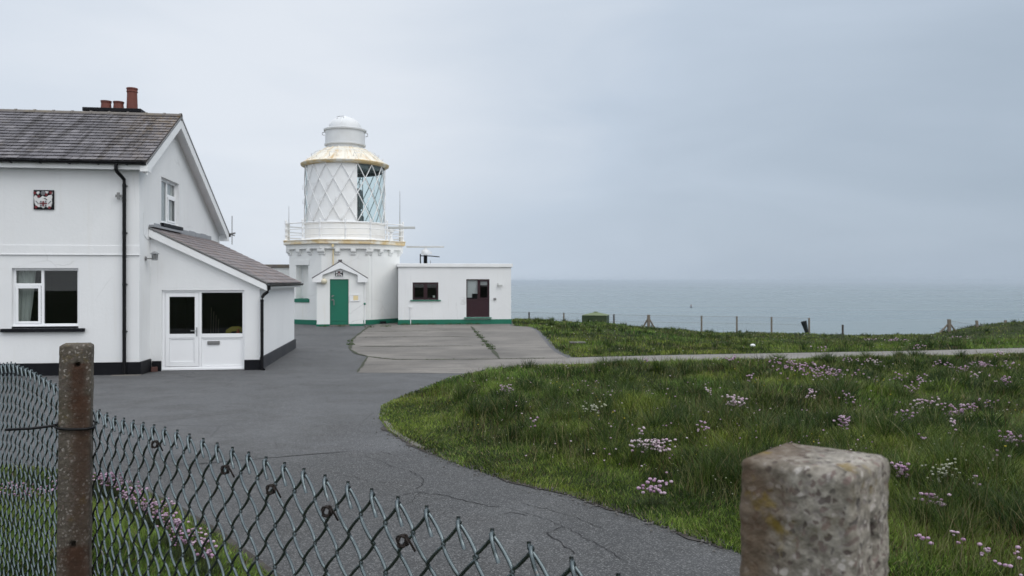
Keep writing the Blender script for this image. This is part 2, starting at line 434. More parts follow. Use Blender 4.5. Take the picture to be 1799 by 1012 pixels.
# ------------------------------------------------------------------ mesh builder
class MB:
    def __init__(s): s.v = []; s.f = []; s.m = []; s.uv = {}
    def add(s, vs, fs, mi=0):
        o = len(s.v); s.v.extend([tuple(map(float, p)) for p in vs])
        for f in fs: s.f.append(tuple(i + o for i in f)); s.m.append(mi)
        return s
    def box(s, x0, x1, y0, y1, z0, z1, mi=0):
        p = [(x0, y0, z0), (x1, y0, z0), (x1, y1, z0), (x0, y1, z0), (x0, y0, z1), (x1, y0, z1), (x1, y1, z1), (x0, y1, z1)]
        return s.add(p, [(3, 2, 1, 0), (4, 5, 6, 7), (0, 1, 5, 4), (1, 2, 6, 5), (2, 3, 7, 6), (3, 0, 4, 7)], mi)
    def hexa(s, p, mi=0):
        return s.add(p, [(3, 2, 1, 0), (4, 5, 6, 7), (0, 1, 5, 4), (1, 2, 6, 5), (2, 3, 7, 6), (3, 0, 4, 7)], mi)
    def prism(s, poly, a, b, fn, mi=0):
        """poly in 2D, swept from a to b; fn(p, q, t) -> xyz"""
        n = len(poly)
        vs = [fn(p, q, a) for p, q in poly] + [fn(p, q, b) for p, q in poly]
        fs = [tuple(range(n - 1, -1, -1)), tuple(range(n, 2 * n))] + [(i, (i + 1) % n, n + (i + 1) % n, n + i) for i in range(n)]
        return s.add(vs, fs, mi)
    def tube(s, pts, r, k=8, mi=0, cap=True, ref=(0, 0, 1)):
        P = [Vector(p) for p in pts]; n = len(P)
        rr = r if isinstance(r, (list, tuple)) else [r] * n
        vs = []; ref = Vector(ref)
        for i in range(n):
            t = (P[min(i + 1, n - 1)] - P[max(i - 1, 0)]).normalized()
            q = ref if abs(t.dot(ref)) < .97 else Vector((1, 0, 0)) if abs(t.x) < .9 else Vector((0, 1, 0))
            a = t.cross(q).normalized(); b_ = t.cross(a)
            for j in range(k):
                w = 2 * math.pi * j / k
                vs.append(P[i] + (a * math.cos(w) + b_ * math.sin(w)) * rr[i])
        fs = []
        for i in range(n - 1):
            for j in range(k):
                fs.append((i * k + j, i * k + (j + 1) % k, (i + 1) * k + (j + 1) % k, (i + 1) * k + j))
        if cap: fs += [tuple(range(k - 1, -1, -1)), tuple(range((n - 1) * k, n * k))]
        return s.add(vs, fs, mi)
    def lathe(s, prof, k=48, c=(0, 0), mi=0, a0=0, a1=2 * math.pi, closed=True):
        vs = []; n = len(prof)
        st = k if closed else k + 1
        for j in range(st):
            w = a0 + (a1 - a0) * j / k
            for r, z in prof: vs.append((c[0] + r * math.cos(w), c[1] + r * math.sin(w), z))
        fs = []
        for j in range(k):
            j2 = (j + 1) % st
            for i in range(n - 1): fs.append((j * n + i, j2 * n + i, j2 * n + i + 1, j * n + i + 1))
        return s.add(vs, fs, mi)
    def ngon_prism(s, ap, z0, z1, nside=8, mi=0, c=(0, 0), ap1=None):
        Rr = ap / math.cos(math.pi / nside); R1 = (ap1 if ap1 else ap) / math.cos(math.pi / nside)
        an = [-math.pi / 2 + math.pi / nside + 2 * math.pi * i / nside for i in range(nside)]
        vs = [(c[0] + Rr * math.cos(a), c[1] + Rr * math.sin(a), z0) for a in an] + [(c[0] + R1 * math.cos(a), c[1] + R1 * math.sin(a), z1) for a in an]
        n = nside
        return s.add(vs, [tuple(range(n - 1, -1, -1)), tuple(range(n, 2 * n))] + [(i, (i + 1) % n, n + (i + 1) % n, n + i) for i in range(n)], mi)
    def sphere(s, c, r, mi=0, seg=12, rings=8, sq=(1, 1, 1)):
        vs = [(c[0], c[1], c[2] - r * sq[2])]; fs = []
        for i in range(1, rings):
            th = -math.pi / 2 + math.pi * i / rings
            for j in range(seg):
                w = 2 * math.pi * j / seg
                vs.append((c[0] + r * sq[0] * math.cos(th) * math.cos(w), c[1] + r * sq[1] * math.cos(th) * math.sin(w), c[2] + r * sq[2] * math.sin(th)))
        vs.append((c[0], c[1], c[2] + r * sq[2])); L = len(vs) - 1
        for j in range(seg):
            fs.append((0, 1 + (j + 1) % seg, 1 + j)); fs.append((L, L - seg + j, L - seg + (j + 1) % seg))
        for i in range(rings - 2):
            for j in range(seg):
                a = 1 + i * seg; fs.append((a + j, a + (j + 1) % seg, a + seg + (j + 1) % seg, a + seg + j))
        return s.add(vs, fs, mi)
    def build(s, name, mats, parent=None, sm=False, bevel=0, auto=None, loc=None, rotz=0):
        me = bpy.data.meshes.new(name); me.from_pydata(s.v, [], s.f)
        if not isinstance(mats, (list, tuple)): mats = [mats]
        for m in mats: me.materials.append(m)
        if len(mats) > 1: me.polygons.foreach_set('material_index', s.m)
        bm = bmesh.new(); bm.from_mesh(me); bmesh.ops.recalc_face_normals(bm, faces=bm.faces[:]); bm.to_mesh(me); bm.free()
        if sm: me.polygons.foreach_set('use_smooth', [True] * len(me.polygons))
        me.update()
        o = bpy.data.objects.new(name, me); COL.objects.link(o)
        if parent: o.parent = parent
        if loc: o.location = loc
        if rotz: o.rotation_euler = (0, 0, rotz)
        if auto:
            try: me.set_sharp_from_angle(angle=R(auto))
            except Exception: pass
        if bevel:
            b = o.modifiers.new('Bevel', 'BEVEL'); b.width = bevel; b.segments = 2; b.limit_method = 'ANGLE'; b.angle_limit = R(40)
        return o

def thing(name, label, cat, loc=(0, 0, 0), rotz=0, group=None):
    o = bpy.data.objects.new(name, None); COL.objects.link(o)
    o.location = loc; o.rotation_euler = (0, 0, rotz); o.empty_display_size = .1
    return tag(o, label, cat, group)
def tag(o, label=None, cat=None, group=None, kind=None):
    if label: o['label'] = label
    if cat: o['category'] = cat
    if group: o['group'] = group
    if kind: o['kind'] = kind
    return o

def face_with_holes(mb, outer, holes, fn, depth, mi=0):
    """flat wall face (2D polygon with openings) with reveals going 'depth' inwards; fn(p,q,t)->xyz with t inward"""
    polys = [[Vector((p, q, 0)) for p, q in outer]] + [[Vector((p, q, 0)) for p, q in h] for h in holes]
    tris = tessellate_polygon(polys)
    flat = [v for pl in polys for v in pl]
    mb.add([fn(v.x, v.y, 0) for v in flat], [tuple(t) for t in tris], mi)
    for h in holes:
        n = len(h)
        vs = [fn(p, q, 0) for p, q in h] + [fn(p, q, depth) for p, q in h]
        mb.add(vs, [(i, (i + 1) % n, n + (i + 1) % n, n + i) for i in range(n)], mi)

def rect(a, b, c, d): return [(a, c), (b, c), (b, d), (a, d)]

def np_mesh(name, verts, faces_flat, loop_tot, mats, tint=None, smoothf=True, mi=None):
    me = bpy.data.meshes.new(name)
    nv = len(verts); me.vertices.add(nv); me.vertices.foreach_set('co', np.asarray(verts, np.float32).ravel())
    nl = len(faces_flat); me.loops.add(nl); me.loops.foreach_set('vertex_index', np.asarray(faces_flat, np.int32))
    npoly = len(loop_tot); me.polygons.add(npoly)
    st = np.concatenate([[0], np.cumsum(loop_tot)[:-1]]).astype(np.int32)
    me.polygons.foreach_set('loop_start', st)
    try: me.polygons.foreach_set('loop_total', np.asarray(loop_tot, np.int32))
    except Exception: pass
    if mi is not None: me.polygons.foreach_set('material_index', np.asarray(mi, np.int32))
    me.polygons.foreach_set('use_smooth', np.full(npoly, smoothf))
    for m in (mats if isinstance(mats, (list, tuple)) else [mats]): me.materials.append(m)
    if tint is not None:
        at = me.attributes.new('tint', 'FLOAT_COLOR', 'POINT')
        c = np.ones((nv, 4), np.float32); c[:, :3] = tint
        at.data.foreach_set('color', c.ravel())
    me.update(calc_edges=True)
    o = bpy.data.objects.new(name, me); COL.objects.link(o)
    return o

def grid_mesh(name, xs, ys, zfn, mat, keep=None, smoothf=True):
    X, Y = np.meshgrid(xs, ys); Z = zfn(X, Y)
    v = np.stack([X, Y, Z], -1).reshape(-1, 3)
    ny, nx = X.shape
    i = np.arange(ny - 1)[:, None] * nx + np.arange(nx - 1)[None]
    q = np.stack([i, i + 1, i + nx + 1, i + nx], -1).reshape(-1, 4)
    if keep is not None:
        cx = (X[:-1, :-1] + X[1:, 1:]) / 2; cy = (Y[:-1, :-1] + Y[1:, 1:]) / 2
        q = q[keep(cx, cy).ravel()]
        used = np.unique(q); mp = np.zeros(len(v), int); mp[used] = np.arange(len(used)); v = v[used]; q = mp[q]
    return np_mesh(name, v, q.ravel(), np.full(len(q), 4), mat, smoothf=smoothf)

# ================================================================== SETTING
xs = np.unique(np.concatenate([np.linspace(-70, -12, 30), np.arange(-12, 18, .14), np.arange(18, 46, .3), np.linspace(46, 160, 50)]))
ys = np.unique(np.concatenate([np.linspace(-90, -6, 40), np.linspace(-6, 3, 30), np.arange(3, 26, .14), np.arange(26, 66, .3), np.linspace(66, 110, 60)]))
g = grid_mesh('ground', xs, ys, lambda x, y: np.maximum(ground_z(x, y), -50.5), M['soil'])
tag(g, kind='structure')

def zroad(x, y): return zr(y) + .0 * x
def keep_road(x, y):
    return (sdist(MEADOW, x, y) < .45) & (sdist(VERGE, x, y) < .45) & (sdist(UPPER, x, y) < .3)
road = grid_mesh('road', np.arange(-24, 6.01, .25), np.arange(-6, 46.01, .25), zroad, M['asphalt'], keep_road)
tag(road, kind='structure')
def strip(mb, pts, w, lift, mi=0, jit=.0, sub=1, zf=None):
    P = [Vector((p[0], p[1])) for p in pts]
    Q = []
    for a, b in zip(P[:-1], P[1:]):
        n = max(1, int((b - a).length / sub))
        for k in range(n):
            q = a.lerp(b, k / n); 
            Q.append(q + Vector((random.uniform(-jit, jit), random.uniform(-jit, jit))))
    Q.append(P[-1])
    vs = []
    for i, q in enumerate(Q):
        t = (Q[min(i + 1, len(Q) - 1)] - Q[max(i - 1, 0)]).normalized(); nn = Vector((-t.y, t.x))
        ww = w * random.uniform(.45, 1.25) / 2 if jit else w / 2
        if i in (0, len(Q) - 1) and jit: ww *= .2
        for sgn in (1, -1):
            r = q + nn * ww * sgn
            vs.append((r.x, r.y, float(zr(r.y)) + lift))
    mb.add(vs, [(2 * i, 2 * i + 1, 2 * i + 3, 2 * i + 2) for i in range(len(Q) - 1)], mi)

mb = MB()
for pl, w in [([(696, 872), (720, 867), (738, 865), (759, 868), (780, 870), (800, 876), (824, 881), (858, 889), (887, 891)], .022),
              ([(639, 801), (665, 809), (686, 818), (717, 827), (743, 839), (744, 850), (730, 860)], .016),
              ([(876, 906), (900, 900), (928, 907)], .018), ([(991, 925), (965, 936), (968, 946), (991, 957), (1010, 975)], .016),
              ([(915, 884), (968, 897), (1020, 912), (1060, 930)], .012), ([(589, 833), (623, 839), (654, 848), (707, 847)], .011),
              ([(887, 891), (940, 905), (1000, 930), (1100, 985)], .012), ([(738, 865), (728, 880), (700, 893), (640, 900)], .012),
              ([(620, 793), (660, 791), (690, 800)], .014)]:
    strip(mb, [gp(*q) for q in pl], w * .5, .004, 0, .016, .05)
strip(mb, [gp(*q) for q in [(300, 819), (400, 811), (470, 805), (540, 799), (620, 793)]], .022, .004, 0, .004, .2)
ck = mb.build('road_cracks', M['crack']); tag(ck, kind='structure')
mb = MB()
edge = [gp(*q) for q in [(672, 735), (690, 760), (740, 787), (800, 812), (900, 845), (1000, 868), (1100, 900), (1200, 935), (1290, 965)]]
def ragged(mb, pts, w0, w1, lift, seed):
    P = [Vector(p) for p in pts]; Q = []
    for a, b in zip(P[:-1], P[1:]):
        k_ = max(1, int((b - a).length / .045)); Q += [a.lerp(b, k / k_) for k in range(k_)]
    vs = []; L = 0
    for i, q in enumerate(Q):
        t = (Q[min(i + 1, len(Q) - 1)] - Q[max(i - 1, 0)]).normalized(); nn = Vector((-t.y, t.x))
        a = w0 + (w1 - w0) * float(fbm(np.array([i * .045]), np.array([seed]), .5, seed, 4)) ** 1.6
        for d in (.10, -a):
            r = q + nn * d; vs.append((r.x, r.y, float(zr(r.y)) + lift))
    mb.add(vs, [(2 * i, 2 * i + 1, 2 * i + 3, 2 * i + 2) for i in range(len(Q) - 1)])
ragged(mb, edge, -.03, .17, .006, 5)
ragged(mb, [(-.4, 3.1), (-1.5, 4.6), (-2.05, 5.35), (-2.75, 6.2), (-3.65, 7.1), (-4.7, 7.6)][::-1], -.02, .25, .006, 8)
mb.build('road_edge_dirt', M['dirt'])['kind'] = 'structure'
mb = MB()
for _ in range(520):
    k = RNG.integers(0, len(edge) - 1); a = Vector(edge[k]); b = Vector(edge[k + 1]); t = (b - a).normalized(); q = a.lerp(b, RNG.random()) + Vector((t.y, -t.x)) * (abs(RNG.normal(0, .09)) - .03)
    r = RNG.uniform(.003, .010); z = float(zr(q.y)) + .006
    mb.hexa([(q.x + sx * r * RNG.uniform(.6, 1.2), q.y + sy * r * RNG.uniform(.6, 1.2), z + (r * RNG.uniform(.6, 1.1) if top else 0)) for top in (0, 1) for sx, sy in ((-1, -1), (1, -1), (1, 1), (-1, 1))])
tag(mb.build('gravel', M['dirt2']), kind='stuff')

def flat_poly(name, poly, z, mat):
    tris = tessellate_polygon([[Vector((*p, 0)) for p in poly]])
    mb = MB(); mb.add([(p[0], p[1], z) for p in poly], [tuple(t) for t in tris])
    o = mb.build(name, mat); tag(o, kind='structure'); return o
flat_poly('concrete_apron', APRON, .005, M['apron'])
flat_poly('path', PATH, .009, M['path'])
mb = MB()
for pl, w, sb in [([(641, 582.7), (720, 582), (804, 581)], .04, .5), ([(633, 593), (740, 592), (841, 591)], .05, .5), ([(625, 609), (730, 609), (829, 608)], .05, .5),
              ([(647, 626.5), (670, 630), (697, 632), (775, 632.6), (875, 631), (1000, 629.5)], .035, .5),
              ([(828, 573.5), (844, 592), (863, 611), (878, 631)], .06, .5), ([(615, 614), (628, 622), (647, 626.5)], .05, .4),
              ([(648, 574.5), (633, 585.5), (619, 597), (615, 614)], .05, .4), ([(647, 627), (628, 655)], .03, .4)]:
    strip(mb, [gp(*q) for q in pl], w * 2.2, .013, 0, .012, sb)
mb.build('apron_joints', M['joint'])['kind'] = 'structure'

sea = MB(); S_ = 26000
sea.add([(-S_, 55, -48), (S_, 55, -48), (S_, S_, -48), (-S_, S_, -48)], [(0, 1, 2, 3)])
tag(sea.build('sea', M['sea']), kind='structure')

# kerb stones at the tip of the meadow
kb = MB()
kp = [gp(*q) for q in [(679, 742), (690, 757), (708, 770), (726, 780), (745, 789)]]
for a, b in zip(kp[:-1], kp[1:]):
    a = Vector(a); b = Vector(b); t = (b - a).normalized(); nn = Vector((-t.y, t.x)); b = b - t * .03
    pts = []
    for z in (-.03, .018):
        for q, s in ((a, 1), (b, 1), (b, -1), (a, -1)):
            r = q + nn * .035 * s; pts.append((r.x, r.y, float(zr(r.y)) + z + random.uniform(-.008, .008)))
    kb.hexa(pts)
tag(kb.build('kerb', M['apron'], bevel=.012), kind='structure')

# ================================================================== COTTAGE
HU = R(7.85)
cot = thing('cottage', 'white rendered cottage with slate roof, terracotta chimney pots and lean-to porch', 'house', (-8.73, 18.67, 0), HU)
LEN = 9.5
EV_V, EV_Z = -.30, 4.97
RV, RZ = 2.6, 6.62
BV, BZ = 8.5, 3.88
def roofz(v): return EV_Z + (v - EV_V) * (RZ - EV_Z) / (RV - EV_V) if v < RV else RZ + (v - RV) * (BZ - RZ) / (BV - RV)
mb = MB()
WIN = (-2.78, -1.34, 1.16, 2.5)
face_with_holes(mb, rect(-LEN, 0, 0, 4.84), [rect(*WIN)], lambda p, q, t: (p, t, q), .14)
GW = (1.72, 3.35, 3.70, 4.88)
gab = [(0, 0), (8.27, 0), (8.27, roofz(8.27) - .1), (RV, RZ - .14), (0, roofz(0) - .12)]
face_with_holes(mb, gab, [rect(*GW)], lambda p, q, t: (-t, p, q), .14)
mb.add([(-LEN, 8.27, 0), (0, 8.27, 0), (0, 8.27, 3.9), (-LEN, 8.27, 3.9)], [(0, 1, 2, 3)])
mb.add([(-LEN, p, q) for p, q in gab], [tuple(range(5))])
mb.build('wall', M['wall'], cot)
mb = MB(); mb.box(-LEN, .012, -.016, -.001, 2.82, 3.03); mb.box(-LEN, .03, -.034, -.016, 2.805, 2.825)
mb.build('string_course', M['wall'], cot, bevel=.004)
mb = MB(); mb.box(-LEN, .05, -.05, -.002, -.05, .31); mb.box(.002, .05, -.002, .74, -.05, .31)
mb.build('plinth', M['black'], cot, bevel=.006)
# slates
def slates(mb, u0, u1, fn, L, course=.2, w=.28, lift=.0):
    """fn(u, s) -> point on the roof plane (s: distance up from the eave) and normal offset function"""
    rows = int(L / course) + 1
    for r in range(rows):
        s0 = r * course; s1 = min(s0 + course * 1.25, L)
        if s1 - s0 < .03: continue
        u = u0 - (w / 2 if r % 2 else 0)
        while u < u1 - .02:
            a = max(u, u0); b = min(u + w - .012, u1)
            if b - a > .03:
                j = random.uniform(-.008, .008); h = .026 + lift + random.uniform(0, .008 + lift * .3)
                p = [fn(a, s0 + j, h), fn(b, s0 + j + random.uniform(-.004, .004), h), fn(b, s1, .002), fn(a, s1, .002)]
                q = [fn(a, s0 + j, h - .011), fn(b, s0 + j, h - .011), fn(b, s1, -.009), fn(a, s1, -.009)]
                mb.hexa(q + p)
            u += w
def plane_fn(p0, up, nrm):
    return lambda u, s, h: (u, p0[0] + up[0] * s + nrm[0] * h, p0[1] + up[1] * s + nrm[1] * h)
def slope(v0, z0, v1, z1):
    L = math.hypot(v1 - v0, z1 - z0); up = ((v1 - v0) / L, (z1 - z0) / L)
    nr = (-up[1], up[0]) if up[0] > 0 else (up[1], -up[0])
    return L, plane_fn((v0, z0), up, nr)
def with_uv(o, fu):
    me = o.data; uvl = me.uv_layers.new(name='UVMap')
    for l in me.loops:
        c = me.vertices[l.vertex_index].co; uvl.data[l.index].uv = fu(c)
mb = MB()
L1, f1 = slope(EV_V, EV_Z, RV, RZ); slates(mb, -LEN - .3, .245, f1, L1)
L2, f2 = slope(BV, BZ, RV, RZ); slates(mb, -LEN - .3, .245, f2, L2, .2, .3)
for (L, f) in ((L1, f1), (L2, f2)):
    mb.hexa([f(-LEN - .29, .02, -.06), f(.23, .02, -.06), f(.23, L, -.06), f(-LEN - .29, L, -.06), f(-LEN - .29, .02, -.012), f(.23, .02, -.012), f(.23, L, -.012), f(-LEN - .29, L, -.012)])
roof = mb.build('roof', M['slate'], cot)
with_uv(roof, lambda c: (c.x, c.y))
# ridge tiles
mb = MB(); u = -LEN - .3
while u < .22:
    b = min(u + .46, .27)
    mb.tube([(u, RV, RZ - .035), (b, RV, RZ - .035)], .085, 12)
    mb.tube([(b - .05, RV, RZ - .035), (b, RV, RZ - .035)], .100, 12)
    u += .46
mb.build('ridge', M['ridge'], roof, sm=True, auto=40)
# fascia, barge boards, soffit
mb = MB(); mb.box(-LEN - .28, .095, -.25, -.22, 4.78, 4.94); mb.box(-LEN, .095, -.22, -.003, 4.80, 4.825)
mb.build('fascia', M['white'], cot, bevel=.004)
def barge(u0, u1, prof, hgt):
    m = MB()
    for (a, b) in zip(prof[:-1], prof[1:]):
        p = [(u0, a[0], a[1] - hgt), (u1, a[0], a[1] - hgt), (u1, b[0], b[1] - hgt), (u0, b[0], b[1] - hgt), (u0, a[0], a[1]), (u1, a[0], a[1]), (u1, b[0], b[1]), (u0, b[0], b[1])]
        m.hexa(p)
    return m
d = .065
m_ = barge(.225, .258, [(EV_V + .05, roofz(EV_V + .05) - d), (RV - .001, RZ - d), ], .27)
m2 = barge(.225, .258, [(RV, RZ - d), (BV - .05, roofz(BV - .05) - d)], .27)
m_.add(m2.v, m2.f)
m_.box(.10, .27, EV_V + .0, -.003, 4.735, 4.87)
m_.box(.002, .265, 8.275, BV - .02, roofz(BV) - .32, roofz(BV) - .10)
m_.build('bargeboard', M['white'], cot, bevel=.004)
mb = barge(.003, .223, [(0, roofz(0) - .21), (RV, RZ - .21), (8.27, roofz(8.27) - .21)], .02)
mb.build('soffit', M['white'], cot)
mb = barge(.2585, .272, [(EV_V, roofz(EV_V) - .02), (RV, RZ - .02), (BV, roofz(BV) - .02)], .05)
mb.build('verge_trim', M['dsteel'], cot)
def gutter(mb, p0, p1, r=.06, k=8):
    a = Vector(p0); b = Vector(p1); t = (b - a).normalized(); side = t.cross(Vector((0, 0, 1)))
    pr = [(-math.cos(math.pi * i / k) * r, -math.sin(math.pi * i / k) * r) for i in range(k + 1)]
    pr = pr + [(x * .85, y * .85 + .002) for x, y in reversed(pr)]
    vs = [tuple(q + side * x + Vector((0, 0, y))) for q in (a, b) for x, y in pr]; n = len(pr)
    mb.add(vs, [(i, (i + 1) % n, n + (i + 1) % n, n + i) for i in range(n)] + [tuple(range(n)), tuple(range(2 * n - 1, n - 1, -1))])
mb = MB(); gutter(mb, (-LEN - .28, -.325, 4.955), (.23, -.325, 4.945))
u = -LEN
while u < .2:
    mb.box(u, u + .03, -.395, -.25, 4.875, 4.895); u += .62
mb.build('gutter', M['blackp'], cot)
mb = MB(); DPU = -.31
mb.tube([(DPU - .1, -.32, 4.90), (DPU - .1, -.32, 4.78), (DPU - .09, -.29, 4.72), (DPU - .03, -.15, 4.62), (DPU, -.085, 4.56), (DPU, -.075, 4.45), (DPU, -.075, .02)], .042, 12)
for z in (4.4, 3.3, 2.1, 1.0): mb.tube([(DPU, -.075, z), (DPU, -.075, z + .05)], .047, 12); mb.box(DPU - .055, DPU + .055, -.035, -.004, z + .015, z + .035)
mb.build('downpipe', M['blackp'], cot, sm=True, auto=40)
# chimney
mb = MB(); mb.box(-2.25, -.95, 2.95, 3.65, 5.9, 6.735); mb.box(-2.33, -.85, 2.86, 3.74, 6.735, 6.835)
chim = mb.build('chimney', M['black'], cot, bevel=.01)
def pot(name, u, v, z0, h, r):
    m = MB(); m.lathe([(r * 1.06, z0), (r * 1.02, z0 + h * .3), (r * .95, z0 + h * .78), (r * .95, z0 + h * .80), (r * 1.06, z0 + h * .82), (r * 1.06, z0 + h * .86), (r * .98, z0 + h * .88), (r * 1.0, z0 + h * .93), (r * 1.1, z0 + h * .95), (r * 1.08, z0 + h), (r * .8, z0 + h), (r * .78, z0 + h * .5), (0, z0 + h * .48)], 24, (u, v))
    o = m.build(name, M['terracotta'], chim, sm=True, auto=35); return o
tag(pot('chimney_pot', -1.21, 3.3, 6.85, .62, .135), 'tall terracotta chimney pot')
tag(pot('chimney_pot', -1.56, 3.3, 6.85, .24, .13), 'squat terracotta chimney pot')
tag(pot('chimney_pot', -1.88, 3.3, 6.85, .25, .13), 'squat terracotta chimney pot')

# windows ----------------------------------------------------------
def frame_bars(mb, x0, x1, z0, z1, t, y0, y1, fn=None, mi=0):
    for (a, b, c, d_) in ((x0, x0 + t, z0, z1), (x1 - t, x1, z0, z1), (x0 + t, x1 - t, z0, z0 + t), (x0 + t, x1 - t, z1 - t, z1)):
        if fn is None: mb.box(a, b, y0, y1, c, d_, mi)
        else: mb.hexa([fn(p, y, q) for q in (c, d_) for p, y in ((a, y0), (b, y0), (b, y1), (a, y1))], mi)
def pane(name, x0, x1, z0, z1, y, fn, mat, parent):
    m = MB(); m.hexa([fn(p, yy, q) for q in (z0, z1) for p, yy in ((x0, y), (x1, y), (x1, y + .006), (x0, y + .006))])
    return m.build(name, mat, parent)
def room(name, x0, x1, z0, z1, y0, y1, fn, parent, mat=None):
    m = MB(); P = [fn(p, yy, q) for q in (z0, z1) for p, yy in ((x0, y0), (x1, y0), (x1, y1), (x0, y1))]
    m.add(P, [(3, 2, 1, 0), (4, 5, 6, 7), (1, 2, 6, 5), (2, 3, 7, 6), (3, 0, 4, 7)])
    return m.build(name, mat or M['room'], parent)
fr = lambda p, y, q: (p, y, q)
x0, x1, z0, z1 = WIN
mb = MB(); frame_bars(mb, x0, x1, z0, z1, .055, .08, .14); mx = x0 + .60
mb.box(mx, mx + .06, .08, .14, z0 + .055, z1 - .055); mb.box(x0 + .055, mx, .08, .14, z0 + .93, z0 + .99)
frame_bars(mb, x0 + .058, mx - .003, z0 + .058, z0 + .927, .055, .06, .079)
mb.box(x0, x1, .045, .079, z0 + .0, z0 + .05)
w = mb.build('window', M['upvc'], cot, bevel=.006)
pane('pane', x0 + .05, x1 - .05, z0 + .05, z1 - .05, .11, fr, M['glass'], w)
room('room', x0 - .9, x1 + 1.0, .5, 2.75, .16, 3.2, fr, cot)
mb = MB()
for k in range(7):
    pass
def curtain(mb, x0, x1t, x1b, z0, z1, y, n=40):
    vs = []
    for j, z in enumerate(np.linspace(z0, z1, 12)):
        t = (z - z0) / (z1 - z0); xr = x1b + (x1t - x1b) * t ** .7
        for i in range(n + 1):
            s = i / n; vs.append((x0 + (xr - x0) * s, y + .025 * math.sin(s * 26 + math.sin(t * 3) * .6), z))
    mb.add(vs, [(j * (n + 1) + i, j * (n + 1) + i + 1, (j + 1) * (n + 1) + i + 1, (j + 1) * (n + 1) + i) for j in range(11) for i in range(n)])
curtain(mb, x0 - .02, x0 + .42, x0 + .20, .9, 2.6, .26)
mb.build('curtain', M['curtain'], w, sm=True)
mb = MB(); mb.box(-2.99, -1.19, -.09, -.003, 1.03, 1.11); mb.box(WIN[0], WIN[1], -.003, .08, 1.11, 1.158)
mb.build('sill', M['black'], w, bevel=.006)

# gable window
fg = lambda p, y, q: (-y, p, q)
x0, x1, z0, z1 = GW
mb = MB(); frame_bars(mb, x0, x1, z0, z1, .07, .09, .14, fg)
mx = x0 + .78
mb.hexa([fg(p, y, q) for q in (z0 + .07, z1 - .07) for p, y in ((mx, .09), (mx + .07, .09), (mx + .07, .14), (mx, .14))])
mb.hexa([fg(p, y, q) for q in (z0 + .74, z0 + .81) for p, y in ((mx + .07, .09), (x1 - .07, .09), (x1 - .07, .14), (mx + .07, .14))])
frame_bars(mb, mx + .073, x1 - .073, z0 + .073, z0 + .737, .055, .07, .089, fg)
w = mb.build('window', M['upvc'], cot, bevel=.006)
pane('pane', x0 + .06, x1 - .06, z0 + .06, z1 - .06, .115, fg, M['glass3'], w)
room('room', x0 - .3, x1 + .4, z0 - .1, z1 + .25, .18, 2.0, fg, cot)
m = MB()
vs = []; n = 40
for z in (z0, z1):
    for i in range(n + 1): s = i / n; vs.append((-.155 - .012 * math.sin(s * 30), x0 + .02 + 1.5 * s, z))
m.add(vs, [(i, i + 1, n + 2 + i, n + 1 + i) for i in range(n)]); m.build('curtain', M['curtain'], w, sm=True)
mb = MB(); mb.box(.003, .09, 1.62, 3.44, 3.60, 3.69); mb.build('sill', M['black'], w, bevel=.006)

# plaque with coat of arms
mb = MB(); mb.box(-2.30, -1.86, -.03, -.004, 3.85, 4.30); pl = mb.build('plaque', M['black'], cot, bevel=.004)
def flat(mb, pts, ox, oz, sx, sz, y, mi):
    n = len(pts); P = [(ox + p * sx, y, oz + q * sz) for p, q in pts] + [(ox + p * sx, y + .012, oz + q * sz) for p, q in pts]
    mb.add(P, [tuple(range(n)), tuple(range(2 * n - 1, n - 1, -1))] + [(i, (i + 1) % n, n + (i + 1) % n, n + i) for i in range(n)], mi)
def disc(c, r, n=10, sq=1, w=.0): return [(c[0] + r * math.cos(2 * math.pi * i / n) * (1 + w * math.sin(3 * i)), c[1] + sq * r * math.sin(2 * math.pi * i / n) * (1 + w * math.cos(2 * i))) for i in range(n)]
def arms(parent, ox, oz, s, y):
    m = MB(); f = lambda pts, mi, d=0: flat(m, pts, ox, oz, s, s, y - d, mi)
    f([(.06, .45), (.03, .62), (.08, .74), (.2, .70), (.30, .60), (.38, .64), (.44, .72), (.56, .66), (.66, .66), (.74, .74), (.9, .78), (.93, .66), (.9, .5), (.92, .36), (.86, .12), (.72, .10), (.6, .16), (.5, .06), (.38, .14), (.26, .12), (.12, .22), (.06, .34)], 0)
    f([(.16, .92), (.28, .95), (.31, .88), (.24, .78), (.17, .82)], 0); f([(.58, .97), (.74, .95), (.72, .86), (.64, .83)], 0); f([(.82, .92), (.93, .93), (.94, .8), (.86, .84)], 0)
    f(disc((.48, .86), .12, 10, 1, .12), 1); f([(.30, .46), (.70, .46), (.68, .2), (.5, .1), (.32, .2)], 0, .004)
    f([(.46, .44), (.53, .44), (.53, .16), (.46, .16)], 2, .012); f([(.32, .34), (.68, .34), (.68, .28), (.32, .28)], 2, .012)
    for c in ((.08, .86), (.27, .68), (.64, .78), (.86, .88), (.15, .13), (.80, .10)): f(disc(c, .075, 9, 1, .2), 2, .008)
    for c in ((.38, .40), (.61, .40), (.38, .20), (.61, .20)): f([(c[0] - .05, c[1] - .04), (c[0] + .05, c[1] - .04), (c[0] + .03, c[1] + .05), (c[0] - .02, c[1] + .05)], 1, .014)
    f([(.50, .58), (.58, .60), (.70, .50), (.66, .49), (.58, .55)], 3, .010)
    f([(.14, .46), (.28, .30), (.26, .28), (.12, .42)], 1, .010); f([(.86, .46), (.72, .30), (.74, .28), (.88, .42)], 1, .010)
    return m.build('coat_of_arms', [M['crestwhite'], M['crestgrey'], M['red'], M['black']], parent)
arms(pl, -2.30, 3.85, .44, -.045)

